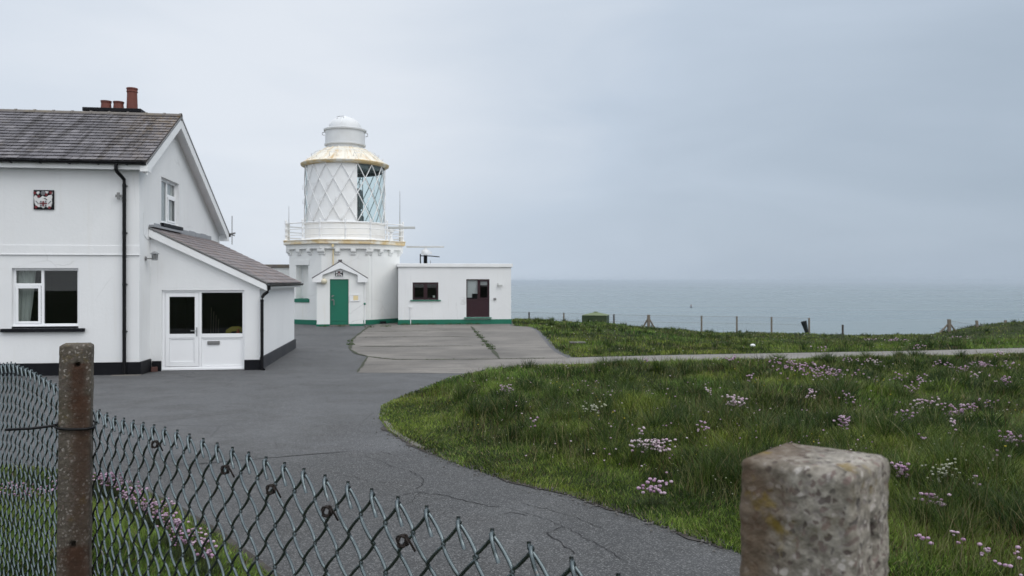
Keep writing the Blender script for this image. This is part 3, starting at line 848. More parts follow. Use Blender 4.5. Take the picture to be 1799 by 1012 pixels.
# porch (lean-to)
PV0, PV1, PU = .8, 7.2, 2.59
pz = lambda u: 3.50 - u * (3.50 - 2.235) / 2.6
mb = MB()
DO = (.27, 2.225, .03, 1.975)
face_with_holes(mb, [(0.001, 0), (DO[0], 0), (DO[0], DO[3]), (DO[1], DO[3]), (DO[1], 0), (PU, 0), (PU, pz(PU) - .08), (.001, pz(0) - .08)], [], lambda p, q, t: (p, PV0 + t, q), .1)
for a, b in (((DO[0], 0), (DO[0], DO[3])), ((DO[0], DO[3]), (DO[1], DO[3])), ((DO[1], DO[3]), (DO[1], 0))):
    mb.add([(a[0], PV0, a[1]), (b[0], PV0, b[1]), (b[0], PV0 + .12, b[1]), (a[0], PV0 + .12, a[1])], [(0, 1, 2, 3)])
mb.add([(PU, PV0, 0), (PU, PV1, 0), (PU, PV1, pz(PU) - .08), (PU, PV0, pz(PU) - .08)], [(0, 1, 2, 3)])
mb.add([(0, PV1, 0), (PU, PV1, 0), (PU, PV1, pz(PU) - .08), (0, PV1, pz(0) - .08)], [(0, 1, 2, 3)])
por = mb.build('porch', M['wall'], cot)
mb = MB(); mb.box(.052, DO[0] - .002, PV0 - .05, PV0 - .002, -.05, .25); mb.build('plinth', M['black'], por, bevel=.005); mb = MB(); mb.box(DO[1] + .002, PU + .05, PV0 - .05, PV0 - .002, -.05, .25)
mb.build('plinth', M['black'], por, bevel=.005)
mb = MB(); mb.box(PU + .002, PU + .05, PV0 - .0015, PV1 + .05, -.05, .30); mb.build('plinth', M['plinth2'], por, bevel=.005)
mb = MB()
sl = math.atan2(3.50 - 2.235, 2.6); Lp = 2.81 / math.cos(sl)
fp = lambda w_, s_, h_: (2.81 - s_ * math.cos(sl) + h_ * math.sin(sl), w_, pz(2.81) + .02 + s_ * math.sin(sl) + h_ * math.cos(sl))
slates(mb, PV0 - .13, PV1 + .15, fp, Lp - .01, .21, .32, -.013)
P = [fp(w_, s_, h_) for h_ in (-.05, -.012) for w_, s_ in ((PV0 - .12, .02), (PV1 + .14, .02), (PV1 + .14, Lp - .01), (PV0 - .12, Lp - .01))]
mb.hexa(P)
pr_ = mb.build('porch_roof', M['slate2'], por)
mb = MB()
for k in range(9):
    v0 = PV0 + .3 + k * .66
    mb.box(.004, .02, v0, v0 + .64, pz(0) + .02, pz(0) + .14 + (.02 if k % 2 else 0))
mb.box(.004, .12, PV0 - .1, 3.3, pz(0.06) + .05, pz(0) + .075)
mb.build('flashing', M['lead'], por)
mb = MB()
a = (.003, pz(0) + .015); b = (2.78, pz(2.78) + .015)
mb.hexa([(a[0], PV0 - .12, a[1] - .235), (b[0], PV0 - .12, b[1] - .20), (b[0], PV0 - .095, b[1] - .20), (a[0], PV0 - .095, a[1] - .235),
         (a[0], PV0 - .12, a[1] - .025), (b[0], PV0 - .12, b[1] - .025), (b[0], PV0 - .095, b[1] - .025), (a[0], PV0 - .095, a[1] - .025)])
mb.hexa([(a[0], PV0 - .094, a[1] - .235), (PU, PV0 - .094, pz(PU) - .2), (PU, PV0 - .003, pz(PU) - .2), (a[0], PV0 - .003, a[1] - .235),
         (a[0], PV0 - .094, a[1] - .21), (PU, PV0 - .094, pz(PU) - .175), (PU, PV0 - .003, pz(PU) - .175), (a[0], PV0 - .003, a[1] - .21)])
mb.box(PU + .003, 2.74, PV0 - .09, PV1 + .1, 2.01, 2.03); mb.box(2.74, 2.765, PV0 - .09, PV1 + .1, 2.005, 2.13)
mb.build('bargeboard', M['white'], por, bevel=.004)
mb = MB()
mb.hexa([(a[0], PV0 - .135, a[1] - .022), (b[0] + .02, PV0 - .135, b[1] - .022), (b[0] + .02, PV0 - .121, b[1] - .022), (a[0], PV0 - .121, a[1] - .022),
         (a[0], PV0 - .135, a[1] + .012), (b[0] + .02, PV0 - .135, b[1] + .012), (b[0] + .02, PV0 - .121, b[1] + .012), (a[0], PV0 - .121, a[1] + .012)])
mb.build('verge_trim', M['dsteel'], por)
mb = MB(); gutter(mb, (2.825, PV0 - .14, 2.135), (2.825, PV1 + .15, 2.125), .055)
for k in range(20): mb.box(2.77, 2.875, PV0 + k * .33, PV0 + k * .33 + .025, 2.065, 2.078)
mb.build('gutter', M['blackp'], por)
mb = MB(); dv = PV0 - .09
mb.tube([(2.825, dv + .02, 2.09), (2.825, dv + .02, 2.0), (2.80, dv + .01, 1.94), (2.70, dv, 1.86), (2.665, dv, 1.80), (2.66, dv, 1.73), (2.66, dv, .05), (2.68, dv - .04, .02), (2.72, dv - .1, .015)], .04, 12)
for z in (1.7, .95, .28): mb.tube([(2.66, dv, z), (2.66, dv, z + .045)], .045, 12)
mb.build('downpipe', M['blackp'], por, sm=True, auto=40)
# door + side window frame
yF = PV0 + .05
mb = MB(); x0, x1, z0, z1 = DO
frame_bars(mb, x0, x1, z0, z1, .06, yF, yF + .07)
mx = x0 + .86
mb.box(mx, mx + .06, yF, yF + .07, z0 + .06, z1 - .06)
mb.box(mx + .06, x1 - .06, yF, yF + .07, .80, .90)
mb.box(mx + .062, x1 - .062, yF + .03, yF + .05, .09, .80)
frame_bars(mb, mx + .062, x1 - .062, .092, .798, .03, yF + .015, yF + .029)
sw = mb.build('porch_window', M['upvc'], por, bevel=.006)
pane('pane', mx + .05, x1 - .05, .89, z1 - .05, yF + .035, fr, M['glass'], sw)
mb = MB(); mb.box(mx + .20, mx + .49, yF + .002, yF + .028, .63, .72); mb.box(mx + .225, mx + .465, yF - .006, yF + .001, .65, .70)
mb.build('letter_slot', M['dsteel'], sw, bevel=.004)
mb = MB(); dx0, dx1 = x0 + .066, mx - .006
frame_bars(mb, dx0, dx1, .10, z1 - .065, .095, yF + .005, yF + .055)
mb.box(dx0 + .095, dx1 - .095, yF + .005, yF + .055, .80, .90); mb.box(dx0 + .095, dx1 - .095, yF + .03, yF + .045, .195, .80)
frame_bars(mb, dx0 + .097, dx1 - .097, .197, .798, .028, yF + .014, yF + .029)
mb.box(x0, x1, yF - .03, yF - .001, .01, .06)
dr = mb.build('porch_door', M['upvc'], por, bevel=.006)
pane('pane', dx0 + .09, dx1 - .09, .89, z1 - .15, yF + .03, fr, M['glass'], dr)
mb = MB(); hx = dx1 - .045
mb.box(hx - .017, hx + .017, yF - .004, yF + .004, .84, 1.06); mb.tube([(hx, yF, .98), (hx, yF - .05, .98), (hx - .13, yF - .05, .98)], .01, 8)
mb.build('door_handle', M['steel'], dr, bevel=.003)
room('room', .08, 2.50, .04, 2.02, PV0 + .14, PV0 + 3.0, fr, por)
# wall lamp, bracket, cable
mb = MB(); lu, lv, lz = .02, .42, 2.76
mb.tube([(.004, lv, lz - .02), (.03, lv, lz - .02)], .05, 14); mb.tube([(.03, lv, lz - .02), (.17, lv, lz - .02), (.22, lv, lz - .0)], .014, 8)
lm = mb.build('wall_lamp', M['dsteel'], cot, sm=True, auto=40)
mb = MB(); mb.lathe([(0, lz + .16), (.05, lz + .14), (.105, lz + .10), (.1, lz + .09), (.02, lz + .10)], 16, (.22, lv)); mb.lathe([(.06, lz - .06), (.06, lz - .03), (.0, lz - .03)], 16, (.22, lv))
for w_ in range(8): mb.tube([(.22 + .065 * math.cos(w_ * .785), lv + .065 * math.sin(w_ * .785), lz - .05), (.22 + .075 * math.cos(w_ * .785), lv + .075 * math.sin(w_ * .785), lz + .1)], .006, 6)
mb.build('lamp_head', M['steel'], lm, sm=True, auto=40)
mb = MB(); mb.lathe([(.05, lz - .03), (.062, lz + .03), (.05, lz + .09)], 16, (.22, lv)); mb.build('lamp_glass', M['dsteel'], lm, sm=True)
mb = MB(); mb.tube([(-.43, -.003, 4.18), (-.43, -.09, 4.18)], .012, 8); mb.box(-.50, -.36, -.10, -.08, 4.15, 4.21); mb.box(-.46, -.40, -.12, -.101, 4.10, 4.26)
mb.build('wall_bracket', M['dsteel'], cot)
mb = MB(); mb.tube([(.008, .3, 3.85), (.008, .32, 3.3), (.008, .55, 3.22), (.008, .8, 3.2)], .006, 6); mb.tube([(.008, .85, 3.3), (.008, .85, .5), (.008, .95, .35)], .006, 6)
mb.build('cable', M['white'], cot)
mb = MB(); mb.tube([(.36, 8.5, 3.45), (.36, 8.5, 4.42)], .014, 8); mb.tube([(.25, 8.5, 3.8), (.47, 8.5, 3.84)], .03, 8); mb.tube([(.2, 8.5, 3.9), (.3, 8.5, 3.8), (.44, 8.55, 3.75)], .02, 8)
mb.build('aerial', M['dsteel'], cot)
mb = MB(); mb.tube([(.31, 8.52, 3.75), (-.5, 8.52, 3.78)], .05, 10); mb.build('gutter', M['blackp'], cot)

# things at / in the cottage
def C2W(u, v, z): return (-8.73 + u * math.cos(HU) - v * math.sin(HU), 18.67 + u * math.sin(HU) + v * math.cos(HU), z)
mb = MB(); mb.box(-.075, .075, -.045, .045, 0, .115)
o = mb.build('brick', M['brick'], None, bevel=.008, loc=C2W(.13, .68, 0), rotz=.5); tag(o, 'loose red brick on the tarmac beside the cottage plinth near the porch', 'brick')
mb = MB(); mb.box(-.32, .32, -.12, .12, 0, .03); o = mb.build('drain_cover', M['apron'], None, bevel=.006, loc=C2W(-.22, -.25, .0), rotz=.2); tag(o, 'pale concrete gully slab under the cottage downpipe', 'drain cover')
# toys inside the porch window
mb = MB(); pts = [(-.28, 0), (-.24, .12), (-.12, .2), (.05, .21), (.2, .15), (.28, .02), (.2, .03), (.05, .09), (-.1, .08), (-.2, .0)]
mb.prism(pts, -.05, .05, lambda p, q, t: (p, t, q)); o = mb.build('plastic_toy', M['yellow'], None, bevel=.012, loc=C2W(1.93, 1.32, .845), rotz=HU)
tag(o, 'yellow curved plastic toy just inside the porch window', 'toy')
mb = MB(); mb.lathe([(.06, 0), (.05, .03), (.012, .14), (0, .15)], 14); mb.box(-.08, .08, -.08, .08, -.012, -.001); o = mb.build('toy_cone', M['orange'], None, sm=True, auto=40, loc=C2W(2.0, 1.16, .857), rotz=HU)
tag(o, 'small orange cone standing before the yellow toy behind the porch glass', 'cone')
mb = MB(); mb.box(1.25, 2.45, 1.06, 1.45, .80, .844); mb.box(1.28, 1.34, 1.1, 1.4, .04, .80); mb.box(2.36, 2.42, 1.1, 1.4, .04, .80)
mb.build('shelf', M['room'], por)
mb = MB()
for k in range(4): mb.tube([(1.15 + k * .05, 1.9 + k * .06, .05), (1.12 + k * .06, 2.2, 1.5 - k * .1)], .012, 6)
o = mb.build('garden_poles', M['wood'], por)

# ================================================================== LIGHTHOUSE
LX, LY, LPHI, A = -8.98, 42.9, R(12.0), 2.83
lh = thing('lighthouse', 'squat white octagonal lighthouse with lattice lantern, domed top and green front door', 'lighthouse', (LX, LY, 0), LPHI)
mb = MB()
# tower faces; left-front face carries the window niche
s8 = A * math.tan(math.pi / 8)
Vt = [(A / math.cos(math.pi / 8) * math.cos(-math.pi / 2 + math.pi / 8 + math.pi / 4 * i), A / math.cos(math.pi / 8) * math.sin(-math.pi / 2 + math.pi / 8 + math.pi / 4 * i)) for i in range(8)]
NZ0, NZ1 = 1.30, 3.02
for i in range(8):
    p, q = Vt[i], Vt[(i + 1) % 8]
    if i == 6:
        L = 2 * s8; d_ = ((q[0] - p[0]) / L, (q[1] - p[1]) / L); inn = (-d_[1], d_[0])
        face_with_holes(mb, [(0, 0), (L, 0), (L, 4.08), (0, 4.08)], [rect(.50, 1.40, NZ0, NZ1)], lambda a, b, t: (p[0] + d_[0] * a + inn[0] * t, p[1] + d_[1] * a + inn[1] * t, b), .45)
        face6 = (p, d_, inn)
    else:
        mb.add([(*p, 0), (*q, 0), (*q, 4.08), (*p, 4.08)], [(0, 1, 2, 3)])
mb.build('tower', M['tower'], lh)
p6, d6, i6 = face6
f6 = lambda a, t, b: (p6[0] + d6[0] * a + i6[0] * t, p6[1] + d6[1] * a + i6[1] * t, b)
mb = MB(); frame_bars(mb, .50, 1.40, NZ0, NZ1, .05, .40, .45, f6); nw = mb.build('tower_window', M['white'], lh)
pane('shutter', .54, 1.36, NZ0 + .04, NZ1 - .04, .425, f6, M['tower'], nw)
m = MB(); m.hexa([f6(a, t, b) for b in (NZ0, NZ1) for a, t in ((.50, .5), (1.40, .5), (1.40, .52), (.50, .52))]); m.build('blind', M['white'], nw)
m = MB(); m.hexa([f6(a, t, b) for b in (NZ0 - .18, NZ0 + .03) for a, t in ((.42, -.05), (1.48, -.05), (1.48, .39), (.42, .39))])
m.v[4] = (m.v[4][0], m.v[4][1], NZ0 - .0); m.v[5] = (m.v[5][0], m.v[5][1], NZ0 - .0)
m.build('sill', M['green'], nw, bevel=.01)
m = MB(); m.hexa([f6(a, t, b) for b in (NZ1 + .001, NZ1 + .26) for a, t in ((.40, -.03), (1.50, -.03), (1.50, -.002), (.40, -.002))]); m.build('lintel', M['tower'], nw, bevel=.006)
mb = MB(); mb.ngon_prism(A + .03, -.05, .24, 8); mb.build('plinth', M['green'], lh, bevel=.008)
# frieze + corbels + gallery
mb = MB(); mb.ngon_prism(A + .16, 3.83, 4.075, 8); mb.build('frieze', M['tower'], lh, bevel=.012)
def corbel(c, ang, w, name='corbel'):
    m = MB(); pr = [(0, 3.84), (0, 3.52), (.07, 3.52), (.10, 3.57), (.10, 3.62), (.17, 3.66), (.20, 3.72), (.20, 3.84)]
    ca, sa = math.cos(ang), math.sin(ang)
    m.prism([(r - .03, z) for r, z in pr], -w / 2, w / 2, lambda r, z, t: (c[0] + ca * r - sa * t, c[1] + sa * r + ca * t, z))
    return m.build(name, M['tower'], lh, bevel=.008)
for i in range(8):
    p, q = Vt[i], Vt[(i + 1) % 8]
    an = math.atan2((p[1] + q[1]) / 2, (p[0] + q[0]) / 2)
    for t in (1 / 3, 2 / 3): corbel((p[0] + (q[0] - p[0]) * t, p[1] + (q[1] - p[1]) * t), an, .24)
    corbel((p[0] * .985, p[1] * .985), math.atan2(p[1], p[0]), .36)
mb = MB(); mb.ngon_prism(A + .28, 4.077, 4.25, 8); mb.ngon_prism(A + .31, 4.252, 4.29, 8)
gal = mb.build('gallery', M['rustslab'], lh, bevel=.015)
# railing
rail = MB(); AR = A + .17
rv = [(AR / math.cos(math.pi / 8) * math.cos(-math.pi / 2 + math.pi / 8 + math.pi / 4 * i), AR / math.cos(math.pi / 8) * math.sin(-math.pi / 2 + math.pi / 8 + math.pi / 4 * i)) for i in range(8)]
for z, r in ((4.55, .022), (4.86, .022), (5.17, .03)):
    rail.tube([(*rv[i % 8], z) for i in range(9)], r, 8)
rail = rail.build('railing', M['white'], lh, sm=True, auto=40)
def rpost(x, y):
    m = MB(); m.lathe([(.085, 4.29), (.085, 4.32), (.05, 4.36), (.045, 4.42), (.045, 4.5), (.06, 4.55), (.045, 4.6), (.043, 4.82), (.06, 4.86), (.043, 4.9), (.04, 5.12), (.062, 5.17), (.04, 5.22), (.062, 5.28), (.045, 5.34), (0, 5.36)], 14, (x, y))
    m.build('rail_post', M['white'], rail, sm=True, auto=50)
for i in range(8):
    p, q = rv[i], rv[(i + 1) % 8]; rpost(*p); rpost((p[0] + q[0]) / 2, (p[1] + q[1]) / 2)
# lantern
LR = 2.12
mb = MB(); mb.lathe([(LR + .10, 4.29), (LR + .10, 4.36), (LR + .03, 4.42), (LR, 4.46), (LR, 5.18), (LR + .04, 5.20), (LR + .04, 5.28), (LR - .02, 5.30), (LR - .1, 5.30)], 64)
mb.build('lantern_base', M['white'], lh, sm=True, auto=30)
GZ0, GZ1 = 5.30, 8.28
# direction facing the viewer in the lighthouse's own frame
fa = math.atan2(-LY, -LX) - LPHI
a_lo, a_hi = fa - R(70), fa + R(17)   # angles grow to the right as seen from the yard
mb = MB(); kk = 28
mb.lathe([(LR - .05, GZ0), (LR - .05, GZ1)], kk, a0=a_lo, a1=a_hi, closed=False)
mb.lathe([(LR - .07, GZ1), (LR - .07, GZ0)], kk, a0=a_lo, a1=a_hi, closed=False)
mb.build('blank_panel', M['white'], lh, sm=True)
mb = MB(); mb.lathe([(LR - .06, GZ0), (LR - .06, GZ1)], 64, a0=a_hi, a1=a_lo + 2 * math.pi, closed=False)
mb.build('lantern_pane', M['glass2'], lh, sm=True)
lat = MB(); NB = 16
for k in range(NB):
    for sg in (1, -1):
        pts = []
        for j in range(17):
            t = j / 16; w_ = 2 * math.pi * (k / NB) + sg * t * 4 * math.pi / NB - .095
            rr = LR + (.006 if sg > 0 else -.004)
            pts.append((rr * math.cos(w_), rr * math.sin(w_), GZ0 + (GZ1 - GZ0) * t))
        lat.tube(pts, .026, 6)
lat = lat.build('lattice', M['white'], lh, sm=True)
hd = MB()
for k in range(16):
    for zz, off in ((7.2, 0.0), (6.4, .5)):
        w_ = 2 * math.pi * ((k + off) / NB) - .035; r0 = LR + .01; r1 = LR + .10
        p = lambda r, z: (r * math.cos(w_), r * math.sin(w_), z)
        if (k * 7 + int(off * 2) * 3) % 3: MB().tube([p(r0, zz - .1), p(r1, zz - .1), p(r1, zz + .1), p(r0, zz + .1)], .012, 6).build('hand_grip', M['white'], lh, sm=True)
# roof
mb = MB(); mb.lathe([(LR - .04, 8.28), (LR + .10, 8.30), (LR + .20, 8.36), (LR + .22, 8.44), (LR + .17, 8.47), (LR + .10, 8.44), (LR + .02, 8.44)], 64)
mb.build('lantern_gutter', M['rustslab'], lh, sm=True, auto=50)
mb = MB(); mb.lathe([(LR + .12, 8.46), (LR - .1, 8.60), (1.55, 8.98), (1.08, 9.28), (1.0, 9.30)], 64)
for k in range(20):
    w_ = 2 * math.pi * k / 20; q = lambda r, z: (r * math.cos(w_), r * math.sin(w_), z)
    mb.tube([q(LR + .1, 8.48), q(LR - .1, 8.61), q(1.55, 8.99), q(1.06, 9.30)], .028, 6)
lr = mb.build('lantern_roof', M['rustroof'], lh, sm=True, auto=40)
mb = MB()
pts = [(1.95 * math.cos(2 * math.pi * k / 40), 1.95 * math.sin(2 * math.pi * k / 40), 8.92) for k in range(41)]
for k in range(10):
    w_ = 2 * math.pi * k / 10
    q = lambda r, z, dw=0: (r * math.cos(w_ + dw), r * math.sin(w_ + dw), z)
    mb.tube([q(1.95, 8.66, -.1), q(2.02, 8.84, -.1), q(2.02, 8.84, .1), q(1.95, 8.66, .1)], .016, 6)
mb.tube([(1.6 * math.cos(2 * math.pi * k / 40), 1.6 * math.sin(2 * math.pi * k / 40), 9.06) for k in range(41)], .014, 6)
mb.build('roof_rail', M['white'], lr, sm=True)
mb = MB(); mb.lathe([(.98, 9.28), (.98, 9.44), (1.09, 9.47), (1.10, 9.54), (1.05, 9.56), (1.05, 10.22), (1.13, 10.25), (1.14, 10.32), (1.06, 10.36), (.90, 10.38)], 48)
M['drum'] = plain('grey_white_paint', (.64, .655, .67), .5, var=.08, scale=3, dirt=((.45, .44, .42), .4))
dm = mb.build('vent_drum', M['drum'], lh, sm=True, auto=30)
mb = MB(); mb.lathe([(.88 * math.cos(t), 10.37 + .66 * math.sin(t)) for t in np.linspace(0, math.pi / 2, 12)], 48)
do = mb.build('dome', M['drum'], lh, sm=True)
mb = MB()
for k in range(3):
    w_ = fa + k * math.pi / 3 - .25
    mb.tube([(.885 * math.cos(t) * math.cos(w_), .885 * math.cos(t) * math.sin(w_), 10.37 + .665 * math.sin(t)) for t in np.linspace(0, math.pi, 20)], .016, 6)
mb.sphere((0, 0, 11.04), .09, sq=(1, 1, .6))
mb.build('dome_rib', M['white'], do, sm=True)
for w_ in (fa - 1.45, fa + 1.45, fa - .3 + math.pi):
    q = lambda r, z, dw: (r * math.cos(w_ + dw), r * math.sin(w_ + dw), z)
    MB().tube([q(1.06, 10.18, -.12), q(1.2, 10.14, -.08), q(1.2, 10.02, -.02), q(1.08, 9.98, 0)], .018, 6).build('drum_handle', M['steel'], dm, sm=True)
w_ = fa - .45; MB().tube([(.62 * math.cos(w_ - .3), .62 * math.sin(w_ - .3), 10.83), (.62 * math.cos(w_ - .3), .62 * math.sin(w_ - .3), 10.95), (.55 * math.cos(w_ + .3), .55 * math.sin(w_ + .3), 10.98), (.55 * math.cos(w_ + .3), .55 * math.sin(w_ + .3), 10.86)], .016, 6).build('dome_handle', M['steel'], do, sm=True)
# inside the lantern
mb = MB(); ox, oy = .38, .1
mb.lathe([(.0, 4.4), (.62, 4.4), (.62, 5.7), (.5, 5.75), (.5, 6.0)], 24, (ox, oy)); mb.lathe([(.40, 6.0), (.55, 6.15), (.60, 6.6), (.55, 7.05), (.38, 7.2), (0, 7.3)], 24, (ox, oy))
op = mb.build('optic', M['optic'], lh, sm=True, auto=40)
mb = MB()
la = fa + R(48)
for s_ in (-.14, .14): mb.tube([(1.1 * math.cos(la) - s_ * math.sin(la), 1.1 * math.sin(la) + s_ * math.cos(la), 4.6), (1.1 * math.cos(la) - s_ * math.sin(la), 1.1 * math.sin(la) + s_ * math.cos(la), 8.4)], .022, 6)
for k in range(13): z = 4.8 + k * .28; mb.tube([(1.1 * math.cos(la) + .14 * math.sin(la), 1.1 * math.sin(la) - .14 * math.cos(la), z), (1.1 * math.cos(la) - .14 * math.sin(la), 1.1 * math.sin(la) + .14 * math.cos(la), z)], .016, 6)
mb.build('ladder', M['optic'], lh, sm=True)
mb = MB(); mb.lathe([(LR - .09, 8.26), (LR - .09, 8.05), (LR - .13, 8.05), (LR - .13, 8.26)], 64); mb.lathe([(0, 8.27), (LR - .08, 8.27)], 64)
mb.build('lantern_ceiling', M['optic'], lh)
mb = MB(); mb.lathe([(0, 5.0), (LR - .12, 5.0)], 48); mb.build('lantern_floor', M['optic'], lh)

# entrance porch in front of the tower
PF = -A - 1.1; px0, px1 = -1.367, .86; pc = (px0 + px1) / 2
AZ, EZ = 3.22, 2.40
mb = MB()
DD = (-.746, .153, .06, 2.30)
outl = [(px0, 0), (DD[0], 0), (DD[0], DD[3]), (DD[1], DD[3]), (DD[1], 0), (px1, 0), (px1, 2.42), (pc, 3.06), (px0, 2.42)]
face_with_holes(mb, outl, [], lambda p, q, t: (p, PF + t, q), .1)
for a, b in (((DD[0], 0), (DD[0], DD[3])), ((DD[0], DD[3]), (DD[1], DD[3])), ((DD[1], DD[3]), (DD[1], 0))):
    mb.add([(a[0], PF, a[1]), (b[0], PF, b[1]), (b[0], PF + .12, b[1]), (a[0], PF + .12, a[1])], [(0, 1, 2, 3)])
for x in (px0, px1): mb.add([(x, PF, 0), (x, -A + .3, 0), (x, -A + .3, 2.42), (x, PF, 2.42)], [(0, 1, 2, 3)])
ep = mb.build('entrance_porch', M['tower'], lh)
mb = MB(); mb.box(px0 - .02, DD[0] - .002, PF - .02, PF - .002, -.05, .10); mb.box(px0 - .022, px0 - .002, PF - .001, -A, -.05, .14); mb.build('plinth', M['green'], ep)
mb = MB(); mb.box(DD[1] + .002, px1 + .02, PF - .02, PF - .002, -.05, .10); mb.box(px1 + .002, px1 + .022, PF - .001, -A, -.05, .14)
mb.build('plinth', M['green'], ep)
hw = 1.34
mb = MB()
for sg in (-1, 1):
    xe = pc + sg * hw
    pts = [(pc, AZ - .03), (xe, EZ - .03), (xe, EZ - .07), (pc, AZ - .07)]
    if sg < 0: pts = pts[::-1]
    mb.prism(pts, PF - .16, -A + .5, lambda p, q, t: (p, t, q))
mb.box(pc - .09, pc + .09, PF - .17, -A + .4, AZ - .03, AZ + .035)
mb.build('porch_roof', M['slate'], ep, bevel=.006)
mb = MB()
for sg in (-1, 1):
    xe = pc + sg * (hw - .02); xi = pc + sg * .84
    pts = [(pc, AZ - .075), (xe, EZ - .075), (xe, EZ - .26), (xi, EZ - .26), (xi, 2.50), (pc, AZ - .40)]
    if sg < 0: pts = pts[::-1]
    mb.prism(pts, PF - .15, PF - .11, lambda p, q, t: (p, t, q))
    a_, b_ = sorted((pc + sg * (hw - .03), pc + sg * 1.115)); mb.box(a_, b_, PF - .109, -A + .1, EZ - .25, EZ - .10)
mb.build('bargeboard', M['white'], ep, bevel=.005)
mb = MB(); mb.box(DD[0] + .004, DD[1] - .004, PF + .06, PF + .11, .07, DD[3] - .004); mb.box(DD[0] + .03, DD[1] - .03, PF + .045, PF + .059, .25, .30)
ed = mb.build('door', M['green'], ep, bevel=.006)
mb = MB(); hx = DD[0] + .13
mb.box(hx - .05, hx + .05, PF + .04, PF + .059, 1.25, 1.33); mb.tube([(hx, PF + .058, 1.28), (hx + .06, PF + .02, 1.28), (hx + .07, PF + .015, 1.02)], .022, 8); mb.sphere((hx - .02, PF + .05, 1.45), .035); mb.box(hx - .03, hx + .08, PF + .04, PF + .059, 1.47, 1.51)
mb.build('door_handle', M['dsteel'], ed)
mb = MB(); mb.box(DD[0] - .02, DD[1] + .05, PF - .22, PF + .12, -.02, .055); mb.build('door_step', M['apron'], ep, bevel=.01)
mb = MB(); mb.box(-.535, -.075, PF - .03, PF - .002, 2.39, 2.72); pq = mb.build('plaque', M['white'], ep, bevel=.006)
mb = MB(); mb.box(-.50, -.11, PF - .036, PF - .031, 2.43, 2.685); mb.build('plaque_ground', M['black'], pq)
m = MB(); f = lambda pts, mi, d_=0: flat(m, pts, -.50, 2.43, .39, .255, PF - .050 - d_, mi)
f([(.06, .92), (.3, .96), (.36, .8), (.24, .62), (.1, .6), (.08, .75)], 0); f([(.62, .92), (.92, .95), (.9, .72), (.72, .76), (.64, .7)], 0)
f(disc((.5, .84), .1, 9, 1.1, .1), 1); f([(.36, .6), (.62, .62), (.66, .3), (.5, .1), (.34, .3)], 0); f([(.08, .5), (.28, .45), (.3, .2), (.16, .1), (.08, .22), (.18, .34)], 0); f([(.72, .52), (.8, .34), (.94, .2), (.9, .08), (.7, .16), (.66, .44)], 0)
f([(.47, .58), (.53, .58), (.53, .2), (.47, .2)], 1, .006); f([(.38, .46), (.62, .46), (.62, .38), (.38, .38)], 1, .006)
m.build('coat_of_arms', [M['crestwhite'], M['red']], pq)
mb = MB(); mb.sphere((-1.02, PF - .11, 2.19), .145, seg=20, rings=14); gl = mb.build('globe_lamp', M['globe'], ep, sm=True)
mb = MB(); mb.tube([(-1.02, PF - .002, 2.19), (-1.02, PF - .06, 2.19)], .09, 16); mb.build('lamp_base', M['white'], gl)
mb = MB(); mb.box(.21, .68, PF - .018, PF - .002, 1.22, 1.54); frame_bars(mb, .20, .69, 1.21, 1.55, .03, PF - .035, PF - .019)
nb = mb.build('notice_board', M['white'], ep, bevel=.003)
mb = MB(); mb.box(.38, .61, PF - .026, PF - .020, 1.27, 1.49); mb.box(.485, .505, PF - .031, PF - .027, 1.36, 1.41); no = mb.build('notice', M['cream'], nb)
mb = MB(); mb.tube([(px1 + .07, PF + .08, .1), (px1 + .07, PF + .08, 2.2), (px1 + .14, PF + .08, 2.3)], .035, 8); mb.build('downpipe', M['white'], ep, sm=True, auto=40)
mb = MB(); mb.sphere((px1 + .07, PF + .03, 1.08), .06); mb.build('pipe_valve', M['green'], ep, sm=True)
mb = MB(); mb.tube([(-.62, -A - .22, 4.05), (-.62, -A - .2, 3.95), (-.60, -A - .06, 3.8), (-.60, -A - .05, 3.0)], .03, 8); mb.tube([(-.62, -A - .22, 4.05), (-.62, -A - .22, 3.92)], .06, 10)
mb.build('drain_pipe', M['cream'], lh, sm=True, auto=40)
mb = MB()
for k in range(14): mb.box(1.31, 1.335, -A + .14 - .03, -A + .145, .5 + k * .25, .54 + k * .25)
mb.tube([(1.322, -A + .13, .3), (1.322, -A + .13, 3.8)], .012, 6)
mb.build('lightning_conductor', M['white'], lh)
mb = MB(); mb.box(1.75, 2.05, -2.42, -2.30, .03, .14)
mb.build('air_vent', M['black'], lh, rotz=0)
# clutter on the gallery
def L2W(a, b, z): return (LX + a * math.cos(LPHI) - b * math.sin(LPHI), LY + a * math.sin(LPHI) + b * math.cos(LPHI), z)
def whip(loc, h, label):
    t = thing('whip_antenna', label, 'antenna', loc)
    m = MB(); m.tube([(0, 0, 0), (0, 0, h * .45)], .03, 8); m.tube([(-.05, 0, h * .1), (.05, 0, h * .1)], .03, 6); m.build('base', M['galv'], t)
    m = MB(); m.tube([(0, 0, h * .45), (0, 0, h)], [.016, .008], 8); m.build('rod', M['dsteel'], t)
p = (508 - 900) / 1400 * 41.9; whip((p, 41.9, 4.29), 1.85, 'short whip antenna at the left corner of the lighthouse gallery')
p = (703 - 900) / 1400 * 42.4; whip((p, 42.4, 4.29), 2.7, 'tall thin whip antenna at the right corner of the lighthouse gallery')
t = thing('radar_scanner', 'white radar bar sticking out from the right of the lighthouse gallery', 'radar', ((696 - 900) / 1400 * 41.6, 41.6, 4.29))
m = MB(); m.box(-.5, 1.0, -.09, .09, .64, .76); m.build('scanner_bar', M['galv'], t, bevel=.02)
m = MB(); m.lathe([(.12, 0), (.10, .1), (.07, .15), (.07, .45), (.15, .47), (.16, .6), (.06, .64), (0, .64)], 16, (-.25, 0)); m.build('pedestal', M['white'], t, sm=True, auto=40)

